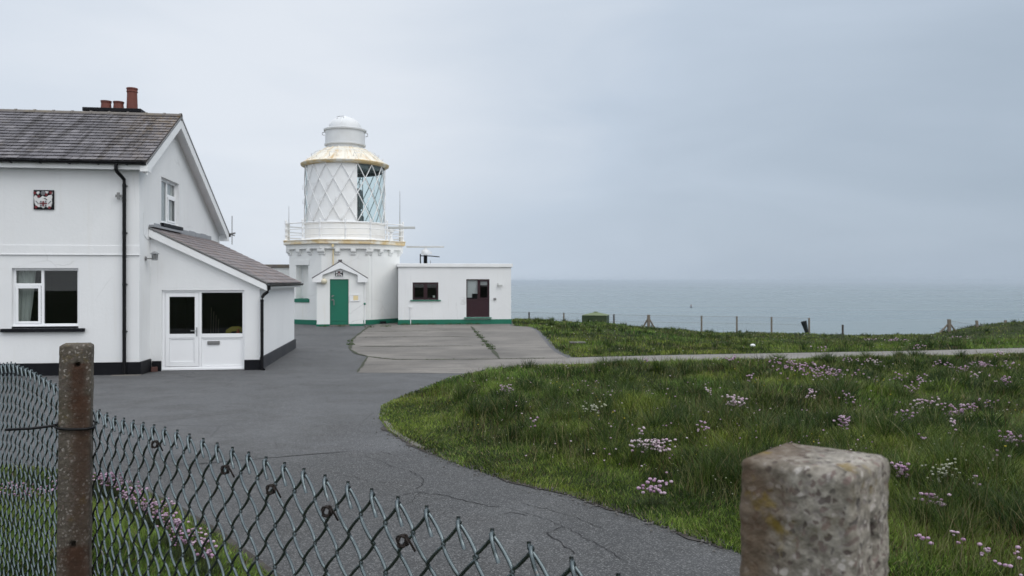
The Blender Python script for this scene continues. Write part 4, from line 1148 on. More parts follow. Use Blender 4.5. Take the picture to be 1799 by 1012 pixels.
# ================================================================== RIGHT ANNEX
ax = thing('flat_roofed_building', 'single storey white flat-roofed block with maroon door right of the lighthouse', 'building', (-5.74, 40.2, 0), HU)
AWD, AHT = 5.75, 2.92
mb = MB(); AW = (.72, 2.02, 1.25, 2.14); AD = (3.44, 4.63, .36, 2.30)
face_with_holes(mb, rect(0, AWD, -.06, AHT), [rect(*AW), rect(*AD)], lambda p, q, t: (p, t, q), .12)
mb.add([(AWD, 0, -.06), (AWD, 5, -.06), (AWD, 5, AHT), (AWD, 0, AHT)], [(0, 1, 2, 3)]); mb.add([(0, 0, -.06), (0, 5, -.06), (0, 5, AHT), (0, 0, AHT)], [(0, 1, 2, 3)]); mb.add([(0, 5, -.06), (AWD, 5, -.06), (AWD, 5, AHT), (0, 5, AHT)], [(0, 1, 2, 3)])
mb.build('wall', M['wall'], ax)
mb = MB(); mb.box(-.06, AWD + .08, -.08, 5.08, AHT + .001, 3.10); mb.build('roof', M['white'], ax, bevel=.012)
mb = MB(); mb.box(-.02, AWD + .02, -.02, -.002, -.12, .25); mb.box(AWD + .002, AWD + .02, -.0015, 5, -.12, .25); mb.build('plinth', M['green'], ax, bevel=.005)
x0, x1, z0, z1 = AW
mb = MB(); frame_bars(mb, x0, x1, z0, z1, .06, .05, .11); mb.box((x0 + x1) / 2 - .06, (x0 + x1) / 2 + .06, .05, .11, z0 + .06, z1 - .06)
for a, b in ((x0 + .06, (x0 + x1) / 2 - .06), ((x0 + x1) / 2 + .06, x1 - .06)): frame_bars(mb, a, b, z0 + .062, z1 - .062, .035, .035, .09)
w = mb.build('window', M['maroon'], ax, bevel=.004); pane('pane', x0 + .05, x1 - .05, z0 + .05, z1 - .05, .092, fr, M['glass'], w)
mb = MB(); mb.box(x0 - .12, x1 + .12, -.07, .05, z0 - .06, z0 - .002); mb.build('sill', M['green'], w, bevel=.005)
mb = MB(); mb.box(x1 - .28, x1 - .17, .0985, .1, z0 + .12, z0 + .22); mb.build('sticker', M['white'], w)
room('room', x0 - .3, x1 + .5, .6, 2.5, .14, 2.5, fr, ax)
x0, x1, z0, z1 = AD
mb = MB(); frame_bars(mb, x0, x1, z0, z1, .05, .05, .11); mxx = x0 + .58
mb.box(mxx, mxx + .09, .05, .11, 1.30, z1 - .05); mb.box(x0 + .05, x1 - .05, .055, .105, 1.24, 1.299); mb.box(x0 + .05, x1 - .05, .065, .09, z0 + .05, 1.239)
frame_bars(mb, mxx + .092, x1 - .052, 1.302, z1 - .054, .05, .04, .10)
w = mb.build('door', M['maroon'], ax, bevel=.004)
pane('pane', x0 + .04, mxx + .01, 1.29, z1 - .04, .08, fr, M['glass3'], w); pane('pane', mxx + .13, x1 - .09, 1.31, z1 - .09, .075, fr, M['glass3'], w)
m = MB(); m.box(x0 + .04, mxx + .01, .145, .15, 1.2, 2.28); tag(m.build('window_blind', M['white'], w), 'pale blind drawn behind the left pane')
m = MB(); m.box(mxx + .09, x1 - .05, .145, .15, 2.0, 2.26); m.build('window_blind', M['white'], w)
m = MB(); m.box(x0 + .3, x0 + .62, .115, .13, 1.28, 1.56); m.box(x0 + .05, x0 + .3, .115, .13, 1.28, 1.36); m.build('screen', M['black'], w)
mb = MB(); mb.box(x0 - .11, x1 + .1, -.12, .05, z0 - .065, z0 - .004); mb.build('door_step', M['green'], ax, bevel=.005)
room('room', x0 - .2, x1 + .2, .1, 2.6, .16, 2.5, fr, ax)
mb = MB(); mb.box(5.03, 5.09, -.03, -.002, 1.95, 2.10); mb.tube([(5.06, -.03, 2.0), (5.08, -.09, 1.97)], .02, 8); mb.box(5.06, 5.28, -.14, -.07, 1.94, 2.02); mb.build('security_camera', M['galv'], ax, bevel=.008)
mb = MB(); mb.box(4.84, 4.97, -.06, -.002, 1.24, 1.34); mb.build('door_bell', M['dsteel'], ax, bevel=.006)
mb = MB(); mb.tube([(.62, -.04, -.03), (.62, -.04, .86)], .02, 8); mb.box(.55, .69, -.06, -.002, .86, .92); mb.build('pipe', M['white'], ax)
# radar on the annex roof
t = thing('radar_scanner', 'white bar radar on a dark mast above the flat roof', 'radar', ((748 - 900) / 1400 * 43.0, 43.0, 3.10))
m = MB(); m.box(-.16, .16, -.16, .16, 0, .02); m.box(-.09, -.055, -.1, .1, .02, .5); m.box(.055, .09, -.1, .1, .02, .5); m.box(-.055, .055, .02, .1, .02, .5); m.build('mast', M['black'], t)
m = MB(); m.lathe([(.1, .5), (.18, .52), (.23, .58), (.23, .70), (.19, .77), (.10, .80), (.08, .9), (0, .9)], 20); m.box(-.1, .33, -.12, .12, .56, .69); m.build('housing', M['drum'], t, sm=True, auto=40)
m = MB(); m.box(-1.02, 1.0, -.07, .07, .9, 1.0); m.build('scanner_bar', M['galv'], t, bevel=.02)
t = thing('roof_frame', 'thin dark steel pole and rail frame beside the roof radar', 'frame', ((739 - 900) / 1400 * 43.4, 43.4, 3.10))
m = MB(); m.box(-.03, .03, -.03, .03, 0, .58); m.build('upright', M['black'], t)
m = MB(); m.tube([(0, 0, .48), (.55, 0, .47), (1.05, -.1, .42)], .028, 8); m.tube([(.55, 0, 0), (.55, 0, .22)], .012, 6); m.build('rail', M['black'], t)
# left flat-roofed link
lk = thing('link_building', 'low white flat-roofed wing between the cottage and the lighthouse', 'building', ((470 - 900) / 1400 * 42.4 - 4.2, 42.3, 0), HU)
mb = MB(); mb.box(0, 5.45, 0, 4, -.05, 2.92); mb.build('wall', M['tower'], lk)
mb = MB(); mb.box(-.08, 5.40, -.10, 4.08, 2.921, 3.10); mb.tube([(5.28, -.08, 3.0), (5.46, -.08, 3.02), (5.52, -.08, 3.2)], .09, 10); mb.build('roof', M['ridge'], lk, bevel=.02)
mb = MB(); mb.box(4.35, 4.45, -.06, -.003, 0, 2.6); mb.build('downpipe', M['black'], lk)

# ================================================================== FAR FENCE, TANK, BUOY
def far_pt(px, py_ground, Y):
    X = (px - CX) / F * Y
    return X, Y, float(ground_z(np.array([X]), np.array([Y]))[0])
FY = 60.0
wf = thing('wire_fence', 'long cliff-top wire fence on thin posts behind the green tank', 'fence', far_pt(930, 0, FY))
base = Vector(wf.location)
def fpost(px, top, mat, w=.055, name='post', Y=FY, parent=None, b0=None, lean=0):
    x, y, z = far_pt(px, 0, Y); zt = EYE - (top - CY) / F * Y
    P = Vector((x, y, z - .2)) - b0; T = Vector((x + lean, y, zt)) - b0
    m = MB(); m.hexa([(P.x + sx * w, P.y + sy * w, P.z) for sx, sy in ((-1, -1), (1, -1), (1, 1), (-1, 1))] + [(T.x + sx * w, T.y + sy * w, T.z) for sx, sy in ((-1, -1), (1, -1), (1, 1), (-1, 1))])
    return m.build(name, mat, parent, bevel=.01), T
tops = []
for px, tp, mt in [(862, 547, 'darkwood'), (930, 548, 'darkwood'), (991, 549.5, 'wood'), (1079, 552, 'darkwood'), (1233, 554.5, 'wood'), (1295, 555.5, 'wood'), (1356, 556.5, 'wood'), (1422, 558.5, 'wood')]:
    tops.append((px, fpost(px, tp, M[mt], parent=wf, b0=base)[1]))
def braced(px, top, parent, b0, Y=FY):
    o, T = fpost(px, top, M['wood'], .10, 'strainer_post', Y, parent, b0)
    x, y, z = far_pt(px, 0, Y)
    for s_ in (-1, 1):
        m = MB(); a = Vector((x + s_ * .1, y, T.z + b0.z - .38)) - b0; b = Vector((x + s_ * .66, y + .1, z - .1)) - b0
        m.tube([a, b], .065, 8); m.build('brace', M['wood'], o)
    return T
tops.append((1140, braced(1140, 553, wf, base)))
tops.sort()
m = MB()
pts = [t_ for _, t_ in tops]
for dz in (-.04, -.55): m.tube([p + Vector((0, -.06, dz)) for p in pts], .009, 5)
tot = pts[-1].x - pts[0].x
xsn = np.arange(pts[0].x, pts[-1].x, .13); zt_ = np.interp(xsn, [p.x for p in pts], [p.z for p in pts]) - .05
H_ = 1.0
for x, z in zip(xsn, zt_):
    for s_ in (1, -1):
        x2 = x + s_ * H_; 
        if x2 < pts[0].x or x2 > pts[-1].x: continue
        z2 = float(np.interp(x2, xsn, zt_)) - H_
        m.add([(x - .0025, -.062, z), (x + .0025, -.062, z), (x2 + .0025, -.062, z2), (x2 - .0025, -.062, z2)], [(0, 1, 2, 3)])
m.build('wire_netting', M['dsteel'], wf)
# rolled end of netting
x, y, z = far_pt(1416, 0, FY)
m = MB(); m.tube([(.12, 0, -.1), (-.05, 0, .5), (-.2, 0, 1.0)], [.10, .16, .22], 12)
o = m.build('netting_roll', M['meshblack'], None, loc=(x, y - .1, z)); tag(o, 'dark roll of netting leaning on the last post of the long fence', 'netting')
x, y, z = far_pt(1481, 0, FY); m = MB(); m.box(-.06, .06, -.06, .06, -.2, EYE - (570.5 - CY) / F * FY - z)
o = m.build('fence_post', M['darkwood'], None, bevel=.015, loc=(x, y, z)); tag(o, 'short lone dark post on the cliff edge between the two fences', 'post')
wf2 = thing('wire_fence', 'short sagging wire fence with braced timber post by the grassy mound', 'fence', far_pt(1668, 0, FY)); b2 = Vector(wf2.location)
T1 = braced(1668, 561, wf2, b2); T2 = fpost(1718, 563, M['wood'], .075, 'post', FY, wf2, b2, -.08)[1]; T3 = fpost(1767, 562.5, M['wood'], .07, 'post', FY + .5, wf2, b2)[1]
m = MB(); m.tube([T1 + Vector((0, -.15, -.1)), T2 + Vector((0, -.1, -.36)), T3 + Vector((0, -.1, -.6))], .012, 5); m.tube([T1 + Vector((0, -.15, -.5)), T2 + Vector((0, -.1, -.66))], .008, 5)
for k in range(24):
    a = T1.lerp(T2, k / 24); zz = -.1 - .26 * k / 24
    m.tube([a + Vector((0, -.12, zz)), a + Vector((.2, -.12, zz - .6))], .003, 4)
m.build('fence_wire', M['dsteel'], wf2)
# green tank
TY = 56.0; x, y, z = far_pt(1047, 0, TY)
tk = thing('storage_tank', 'dark green panelled tank with shallow pale green lid on the cliff-top grass', 'tank', (x, y, z), R(-14))
tw = .86; hz = EYE - (553.5 - CY) / F * TY - z
m = MB(); m.box(-tw, tw, -.75, .75, -.3, hz)
for xx in (-.30, .30): m.box(xx - .012, xx + .012, -.765, -.752, -.2, hz)
m.build('tank_wall', M['tankgreen'], tk, bevel=.015)
m = MB(); m.add([(-tw - .04, -.79, hz), (tw + .04, -.79, hz), (tw + .04, .79, hz), (-tw - .04, .79, hz), (-.16, -.14, hz + .19), (.16, -.14, hz + .19), (.16, .14, hz + .19), (-.16, .14, hz + .19)], [(0, 1, 5, 4), (1, 2, 6, 5), (2, 3, 7, 6), (3, 0, 4, 7), (4, 5, 6, 7), (3, 2, 1, 0)]); m.box(-.13, .13, -.12, .12, hz + .191, hz + .235)
m.build('tank_lid', M['tanktop'], tk, bevel=.01)
m = MB(); m.box(.36, .48, -.77, -.752, .18, .30); m.build('label_plate', M['white'], tk)
# buoy
D = 48 * F / (538.5 - CY); t = thing('buoy', 'tiny dark navigation buoy with reddish top far out on the sea', 'buoy', ((1214.5 - CX) / F * D, D, -48))
m = MB(); m.lathe([(2.3, -.6), (2.4, .4), (1.5, 1.2), (.9, 2.6)], 16); m.build('hull', M['black'], t, sm=True)
m = MB(); m.lathe([(.95, 2.6), (.8, 5.4), (.5, 5.8), (0, 6)], 16); m.build('top_mark', M['terracotta'], t, sm=True)

# ================================================================== FOREGROUND FENCE
def rough_post(name, mat, w, h, loc, rotz, tilt=(0, 0), bev=.012, holes=(), amp=.0025, top=None, seed=0, taper=0, step=.006):
    """square concrete post, displaced on a fine grid"""
    nh = int(h / step)
    zs = np.linspace(0, h, nh)
    hwid = w / 2; st_ = hwid - bev; ns = max(4, int(2 * st_ / step)); na = 5
    ring_xy = []
    for k in range(4):
        a0 = -math.pi / 2 + k * math.pi / 2
        nx, ny = math.cos(a0), math.sin(a0); tx, ty = -ny, nx
        for i in range(ns):
            q = -st_ + 2 * st_ * i / ns
            ring_xy.append((nx * hwid + tx * q, ny * hwid + ty * q, (nx, ny), k, q))
        cx_, cy_ = nx * st_ + tx * st_, ny * st_ + ty * st_
        for i in range(na):
            a = a0 + (math.pi / 2) * i / na
            ring_xy.append((cx_ + math.cos(a) * bev, cy_ + math.sin(a) * bev, (math.cos(a), math.sin(a)), k, st_ + bev * (i + 1) / na))
    V = []; Fc = []
    n = len(ring_xy)
    RX = np.array([r[0] for r in ring_xy]); RY = np.array([r[1] for r in ring_xy]); RN = np.array([r[2] for r in ring_xy]); RS = np.array([r[4] for r in ring_xy]); RK = np.array([r[3] for r in ring_xy])
    for zi in zs:
        u_ = RX * 1.13 + RY * 1.71 + seed
        dn = (fbm(u_, np.full(n, zi), .02, seed) - .5) * amp * 2 + (fbm(u_, np.full(n, zi), .09, seed + 5) - .5) * amp * 2.2 + (vnoise(u_, np.full(n, zi), .007, seed + 9) - .5) * amp
        sc = 1 + taper * (1 - zi / h)
        dtop = h - zi; tb = bev * .9
        sh = tb - math.sqrt(max(tb * tb - max(tb - dtop, 0) ** 2, 0))
        for (fk, fs, fz, fr_, fd) in holes:
            rr = np.hypot((RS - fs) * 1.0, (zi - fz)); dn = dn - np.where((RK == fk) & (rr < fr_), fd, 0)
        for i in range(n):
            V.append((RX[i] * sc + RN[i][0] * (dn[i] - sh), RY[i] * sc + RN[i][1] * (dn[i] - sh), zi))
    for j in range(nh - 1):
        for i in range(n): Fc.append((j * n + i, j * n + (i + 1) % n, (j + 1) * n + (i + 1) % n, (j + 1) * n + i))
    # top: grid of points shrinking to the centre
    prev = (nh - 1) * n
    for f_ in (.8, .6, .4, .2):
        st = len(V)
        for i in range(n):
            x, y, z = V[(nh - 1) * n + i]; x *= f_; y *= f_
            V.append((x, y, h + .002 * (1 - f_) + float(fbm(np.array([x + 3]), np.array([y + seed]), .03, seed) - .5) * amp * 2.5))
        for i in range(n): Fc.append((prev + i, prev + (i + 1) % n, st + (i + 1) % n, st + i))
        prev = st
    V.append((0, 0, h + .003)); c = len(V) - 1
    for i in range(n): Fc.append((prev + i, prev + (i + 1) % n, c))
    m = MB(); m.v = V; m.f = Fc; m.m = [0] * len(Fc)
    o = m.build(name, mat, None, sm=True); o.location = loc; o.rotation_euler = (tilt[0], tilt[1], rotz)
    return o

LPX, LPY = (125 - 900) / 1400 * 2.51, 2.51
zb = float(zr(2.5)) - .25
ztop = EYE - (606 - 494) / F * 2.46
hL = ztop - zb
M['postL'] = post_mat('rust_stained_concrete', [(.010, hL - .055, .034, .30, .95), (.022, hL - .15, .040, .75, .75), (.008, hL - .62, .06, .6, .9)], [(.048, .041, .032), (.085, .074, .060), (.15, .132, .11)], .25, 120, 0.0, 0.0, .55)
o = rough_post('concrete_post', M['postL'], .088, hL, (LPX, LPY, zb), R(22), (0, R(.6)), .010, holes=[(0, .006, hL - .062, .0075, .03), (0, .0, hL - .62, .009, .03), (0, .01, hL - .35, .0, .0)], amp=.0014, seed=3, taper=.10)
tag(o, 'slim concrete fence post with rust streaks and black wire tied round it', 'post')
lp = o
m = MB(); zt = hL - (755 - 606) / F * 2.46
hw_ = .05
pts = [(x_ * .9, y_ * .9, zt + z_) for x_, y_, z_ in [(-.21, -.02, .004), (-.13, -.035, .006), (-.06, -.055, .014), (-.052, -.058, .006), (-.02, -.0595, .001), (.03, -.0595, -.001), (.056, -.055, 0), (.0585, -.02, .002), (.0585, .03, .004), (.05, .06, .006), (-.04, .06, .012), (-.0585, .03, .014), (-.0585, -.03, .012), (-.06, -.058, .016)]]
m.tube(pts, .0042, 8); m.build('tie_wire', M['blackp'], lp, sm=True)

RPX, RPY = (1432 - 900) / 1400 * .72, .72
zb2 = float(zr(0)) - .05
hR = EYE - .158 - zb2
M['postR'] = post_mat('lichened_concrete', [], [(.085, .075, .062), (.22, .20, .17), (.40, .37, .325)], .95, 150, 3.0, .75)
o = rough_post('concrete_post', M['postR'], .100, hR, (RPX, RPY, zb2), R(-41), (0, 0), .008, holes=[(1, .0, hR - .058, .008, .035), (1, .002, hR - .068, .0075, .035), (1, .002, hR - .078, .005, .03), (0, -.02, hR - .115, .004, .012)], amp=.0021, seed=17, taper=.12, step=.003)
tag(o, 'thick close-up concrete post with lichen and pebbly flat top at right', 'post')
rp = o

e2 = Vector((LPX - RPX, LPY - RPY)); FL = e2.length; e2.normalize(); n2 = Vector((-e2.y, e2.x))
if n2.y < 0: n2 = -n2
clf = thing('chain_link_fence', 'sagging galvanised chain-link fence strung along the near posts at lower left', 'fence', (LPX, LPY, zb))
cb = Vector(clf.location)
WP, VP_ = .080, .086
def ctop(t):
    return np.interp(t, [-.25, .148, .282, .347, .412, .507, .597, .708, .821, .9, .992], [.371, .371, .370, .3736, .3775, .381, .386, .388, .402, .412, .410])
def ctop2(t):
    return np.interp(t, [1.0, 1.1, 1.213, 1.366, 1.514, 1.6, 2.6], [.41, .40, .379, .362, .362, .385, .40])
def link_panel(name, t0, t1, topf):
    V = []; Q = []; K = 6
    pts_all = []
    k0 = int(t0 * FL / (WP / 2)); k1 = int(t1 * FL / (WP / 2))
    for k in range(k0, k1):
        sgn = 1 if k % 2 == 0 else -1
        sc_ = (k + .5) * WP / 2 + .0097
        top = EYE - float(topf(sc_ / FL)); gz = .62
        nper = int((top - gz) / VP_) * 2 + 1
        pp = []
        # hook at the top: even wires fold over to the right neighbour
        js = np.arange(0, nper, .25)
        wob = random.uniform(-.0018, .0018)
        for j in js:
            ph = j % 2
            tri = 1 - 2 * abs(ph if ph <= 1 else 2 - ph)      # +1 at even, -1 at odd
            tri = math.copysign(abs(tri) ** 1.0, tri)
            s_ = sc_ + sgn * tri * (WP / 4 + .0026) + wob
            nn = .0045 * math.sin(math.pi * (j - .0)) * (1 if int(j) % 2 == 0 else -1)
            sj = math.sin(math.pi * j); nn = math.copysign(abs(sj) ** .7, sj) * .0034
            bulge = .010 * math.sin(s_ * 2.1 + j * .06) + .012 * math.sin(j * .11 + 1)
            pp.append((s_, top - j * VP_ / 2, nn + bulge))
        s0, h0, n0 = pp[0]
        if sgn < 0:      # folded over its neighbour, the end pointing down
            hook = [(s0 - .0195, h0 - .034, n0 - .0075), (s0 - .0130, h0 - .019, n0 - .0095), (s0 - .0065, h0 - .004, n0 - .0095), (s0 - .0022, h0 + .0042, n0 - .007), (s0 - .0004, h0 + .0045, n0 - .003)]
        else:            # short straight stub
            hook = [(s0 + .0022, h0 + .0085, n0 + .002), (s0 + .0012, h0 + .004, n0 + .001)]
        pp = hook + pp
        P = np.array([(RPX + e2.x * s + n2.x * (.062 + nn), RPY + e2.y * s + n2.y * (.062 + nn), h) for s, h, nn in pp])
        T = np.gradient(P, axis=0); T /= np.linalg.norm(T, axis=1)[:, None] + 1e-9
        ref = np.array([n2.x, n2.y, 0.05]); a_ = np.cross(T, ref); a_ /= np.linalg.norm(a_, axis=1)[:, None] + 1e-9; b_ = np.cross(T, a_)
        rad = .0031
        ring = np.stack([P + rad * (a_ * math.cos(2 * math.pi * q / K) + b_ * math.sin(2 * math.pi * q / K)) for q in range(K)], 1)
        st = sum(len(v) for v in V); V.append(ring.reshape(-1, 3)); m_ = len(P)
        i_ = (np.arange(m_ - 1)[:, None] * K + np.arange(K)[None]); j_ = (np.arange(m_ - 1)[:, None] * K + (np.arange(K)[None] + 1) % K)
        Q.append((np.stack([i_, j_, j_ + K, i_ + K], -1).reshape(-1, 4) + st))
        # end caps
        for e_ in (0, m_ - 1): Q.append(np.array([[st + e_ * K + q for q in (0, 1, 2, 3)], [st + e_ * K + q for q in (0, 3, 4, 5)]]))
    V = np.concatenate(V) - np.array(cb); Q = np.concatenate(Q)
    o = np_mesh(name, V, Q.ravel(), np.full(len(Q), 4), M['wire']); o.parent = clf
    return o
link_panel('wire_mesh', -.25, 1.05, ctop)
link_panel('wire_mesh', 1.07, 2.6, ctop2)
# rusty wire knots
for px_, py_ in ((276, 779), (399, 823), (479, 857), (577, 895), (709, 946)):
    r_ = (px_ - CX) / F
    bx_, by_ = RPX + n2.x * .055, RPY + n2.y * .055
    s_ = (r_ * by_ - bx_) / (e2.x - r_ * e2.y); yy = by_ + e2.y * s_; xx = bx_ + e2.x * s_
    zz = EYE - (py_ - CY) / F * yy
    m = MB(); pts = []
    for k in range(80):
        w_ = k / 79 * 2 * math.pi * 3.1
        pts.append((xx - cb.x + .0075 * math.cos(w_) * (1 + .35 * math.sin(k * .31)), yy - cb.y - .012 + .004 * math.sin(w_ * 1.7), zz - cb.z + .0085 * math.sin(w_ + .4 * math.sin(k * .17))))
    pts += [(pts[-1][0] + .006, pts[-1][1], pts[-1][2] - .008), (pts[-1][0] + .016, pts[-1][1] - .004, pts[-1][2] - .024)]
    m.tube(pts, .0019, 6); m.build('tie_wire', M['rust'], clf, sm=True)

# ================================================================== GRASS
def blades(name, X, Y, Z, Lh, Wd, lean_a, lean, tint, mat, levels=3):
    n = len(X)
    ph = RNG.uniform(0, 2 * math.pi, n)
    fx, fy = np.cos(ph), np.sin(ph)                      # width direction
    dx, dy = np.cos(lean_a), np.sin(lean_a)
    V = []
    ts = [0, .4, .75, 1.0] if levels == 3 else [0, .55, 1.0]
    for t in ts:
        off = lean * Lh * t ** 1.8
        zz = Z + Lh * (t - .35 * lean * t ** 2.2) - .01
        w = Wd * (1 - t ** 1.6) * .5
        cx_ = X + dx * off; cy_ = Y + dy * off
        if t < 1: V.append(np.stack([cx_ - fx * w, cy_ - fy * w, zz], -1)); V.append(np.stack([cx_ + fx * w, cy_ + fy * w, zz], -1))
        else: V.append(np.stack([cx_, cy_, zz], -1))
    k = len(V); V = np.stack(V, 1).reshape(-1, 3)
    b0 = np.arange(n)[:, None] * k
    fs = []
    for l in range(levels - 1): fs.append(b0 + np.array([[2 * l, 2 * l + 1, 2 * l + 3, 2 * l + 2]]))
    q = np.concatenate(fs, 1).reshape(-1)
    tri = (b0 + np.array([[k - 3, k - 2, k - 1]])).reshape(-1)
    tot = np.concatenate([np.full(n * (levels - 1), 4), np.full(n, 3)])
    C = np.repeat(tint[:, None, :], k, 1)
    C = C.reshape(-1, 3)
    return np_mesh(name, V, np.concatenate([q, tri]), tot, mat, C, smoothf=True)

def sample(poly, y0, y1, k, xlim, boost=None):
    """random points, density k / Y^2 inside the polygon"""
    # sample Y with pdf ~ 1/Y over the visible wedge
    wl, wr = xlim
    area = k * (wr - wl) * math.log(y1 / y0)
    n = int(area)
    Y = y0 * (y1 / y0) ** RNG.random(n)
    X = Y * RNG.uniform(wl, wr, n)
    s = sdist(poly, X, Y)
    kp = s > -.045
    return X[kp], Y[kp], s[kp]

def tints(X, Y, s, n):
    g1 = fbm(X, Y, 1.3, 51); g2 = fbm(X, Y, .35, 57); r = RNG.random(n)
    dark = np.array([.015, .031, .005]); mid = np.array([.062, .112, .014]); lite = np.array([.18, .25, .045]); straw = np.array([.26, .22, .11]); red = np.array([.085, .050, .026])
    f = np.clip((g1 - .36) * 2.7 + (g2 - .5) * 1.3 + (r - .5) * 1.3 + .22 * (1 - smooth(.5, 2.0, s)), 0, 1)[:, None]
    C = np.where(f < .5, dark + (mid - dark) * f * 2, mid + (lite - mid) * (f - .5) * 2)
    r2 = RNG.random(n)
    olive = fbm(X, Y, 3.2, 77)
    C = C * (1 + (olive[:, None] - .5) * np.array([[.9, .1, .3]]))
    C = np.where((r2 < .05)[:, None], straw, C)
    C = np.where(((r2 > .05) & (r2 < .05 + .07 * smooth(.48, .65, fbm(X, Y, 2.1, 83))))[:, None], red, C)
    return C * RNG.uniform(.55, 1.55, (n, 1))

def grass(name, poly, y0, y1, k, xlim, hmax, edge_soft, wmul=1.0, levels=3, short=.05):
    X, Y, s = sample(poly, y0, y1, k, xlim)
    n = len(X); Z = np.where(s > .05, ground_z(X, Y), np.maximum(ground_z(X, Y), zr(Y) + .008 if poly is not UPPER else -9))
    tus = fbm(X, Y, .55, 63); tus2 = fbm(X, Y, 1.6, 3)
    es = np.where(Y > 13.5, .35, edge_soft)
    L = short + hmax * smooth(es * .25, es * 1.35, s) * (.16 + 1.7 * np.clip(tus - .30, 0, 1) + .7 * np.clip(tus2 - .4, 0, 1)) * RNG.uniform(.55, 1.35, n)
    W = .0052 * wmul * np.maximum(1, Y / 6.5) ** .9 * RNG.uniform(.7, 1.4, n)
    la = 6.283 * fbm(X, Y, .5, 71) * 1.5 + RNG.normal(0, 1.2, n) - .3
    ln = np.clip(.25 + .65 * RNG.random(n) ** 1.4 + .3 * (fbm(X, Y, .8, 75) - .5), .05, 1.0)
    o = blades(name, X, Y, Z, L, W, la, ln, tints(X, Y, s, n), M['blade'], levels)
    tag(o, kind='stuff'); return o
grass('meadow_grass', MEADOW, 3.4, 27, 230000, (-.30, .72), .150, 1.7)
def tussocks(name, poly, y0, y1, k, xlim, per):
    X, Y, s = sample(poly, y0, y1, k, xlim)
    kp = (s > 1.0) & (fbm(X, Y, 2.4, 121) > .40); X, Y = X[kp], Y[kp]
    m_ = len(X); big = RNG.uniform(.6, 1.3, m_)
    gx = np.repeat(X, per); gy = np.repeat(Y, per); gb = np.repeat(big, per); n = len(gx)
    a = RNG.uniform(0, 6.283, n); r = np.abs(RNG.normal(0, .09, n)) * gb
    x = gx + r * np.cos(a); y = gy + r * np.sin(a); z = ground_z(x, y)
    L = RNG.uniform(.22, .42, n) * gb * (1 - np.clip(r / .5, 0, .5))
    W = .0050 * np.maximum(1, y / 6.5) ** .9 * RNG.uniform(.6, 1.3, n)
    wind = np.repeat(RNG.normal(0, .25, m_), per)
    la = np.where(RNG.random(n) < .75, a, RNG.uniform(0, 6.283, n)) + wind
    tone = np.repeat(RNG.uniform(0, 1, m_), per)[:, None]
    C = np.array([.014, .034, .005]) * (1 - tone) + np.array([.055, .088, .016]) * tone
    C = C * RNG.uniform(.5, 1.7, (n, 1))
    C = np.where((RNG.random(n) < .05)[:, None], np.array([.22, .19, .09]), C)
    o = blades(name, x, y, z, L, W, la, np.clip(RNG.normal(.55, .22, n), .1, 1.0), C, M['blade'], 3); tag(o, kind='stuff')
tussocks('grass_tussocks', MEADOW, 4.0, 26, 520, (-.30, .72), 110)
tussocks('grass_tussocks', UPPER, 23, 62, 500, (-.16, .72), 45)
grass('far_grass', UPPER, 22.5, 64, 150000, (-.16, .72), .15, 1.5, .9, 2)
grass('verge_grass', VERGE, 2.2, 8.5, 150000, (-.75, .1), .16, .6, 1, 3)

# seed stems and small flowers scattered in the grass
def stems(name, poly, y0, y1, k, xlim, hr, cols, mat, w=.0025, thr=.5, seed=91):
    X, Y, s = sample(poly, y0, y1, k, xlim)
    kp = (s > .6) & (fbm(X, Y, 2.0, seed) > thr); X, Y = X[kp], Y[kp]; n = len(X); Z = ground_z(X, Y)
    L = RNG.uniform(*hr, n); W = w * np.maximum(1, Y / 6) ** .9
    C = np.array(cols)[RNG.integers(0, len(cols), n)] * RNG.uniform(.7, 1.2, (n, 1))
    o = blades(name, X, Y, Z, L, W, RNG.uniform(0, 6.28, n), RNG.uniform(.1, .7, n), C, mat, 3)
    tag(o, kind='stuff')
stems('seed_stems', MEADOW, 3.6, 27, 9000, (-.30, .72), (.12, .32), [(.17, .20, .06), (.22, .22, .10), (.13, .17, .04)], M['blade'], .0036, .38, 95)
stems('seed_stems', MEADOW, 3.6, 27, 3600, (-.30, .72), (.2, .42), [(.11, .055, .03), (.16, .13, .07), (.09, .075, .035)], M['blade'], .0026, .46)
stems('seed_stems', UPPER, 22.5, 64, 3500, (-.16, .72), (.2, .5), [(.09, .065, .035), (.14, .12, .07)], M['blade'], .0022, .42)

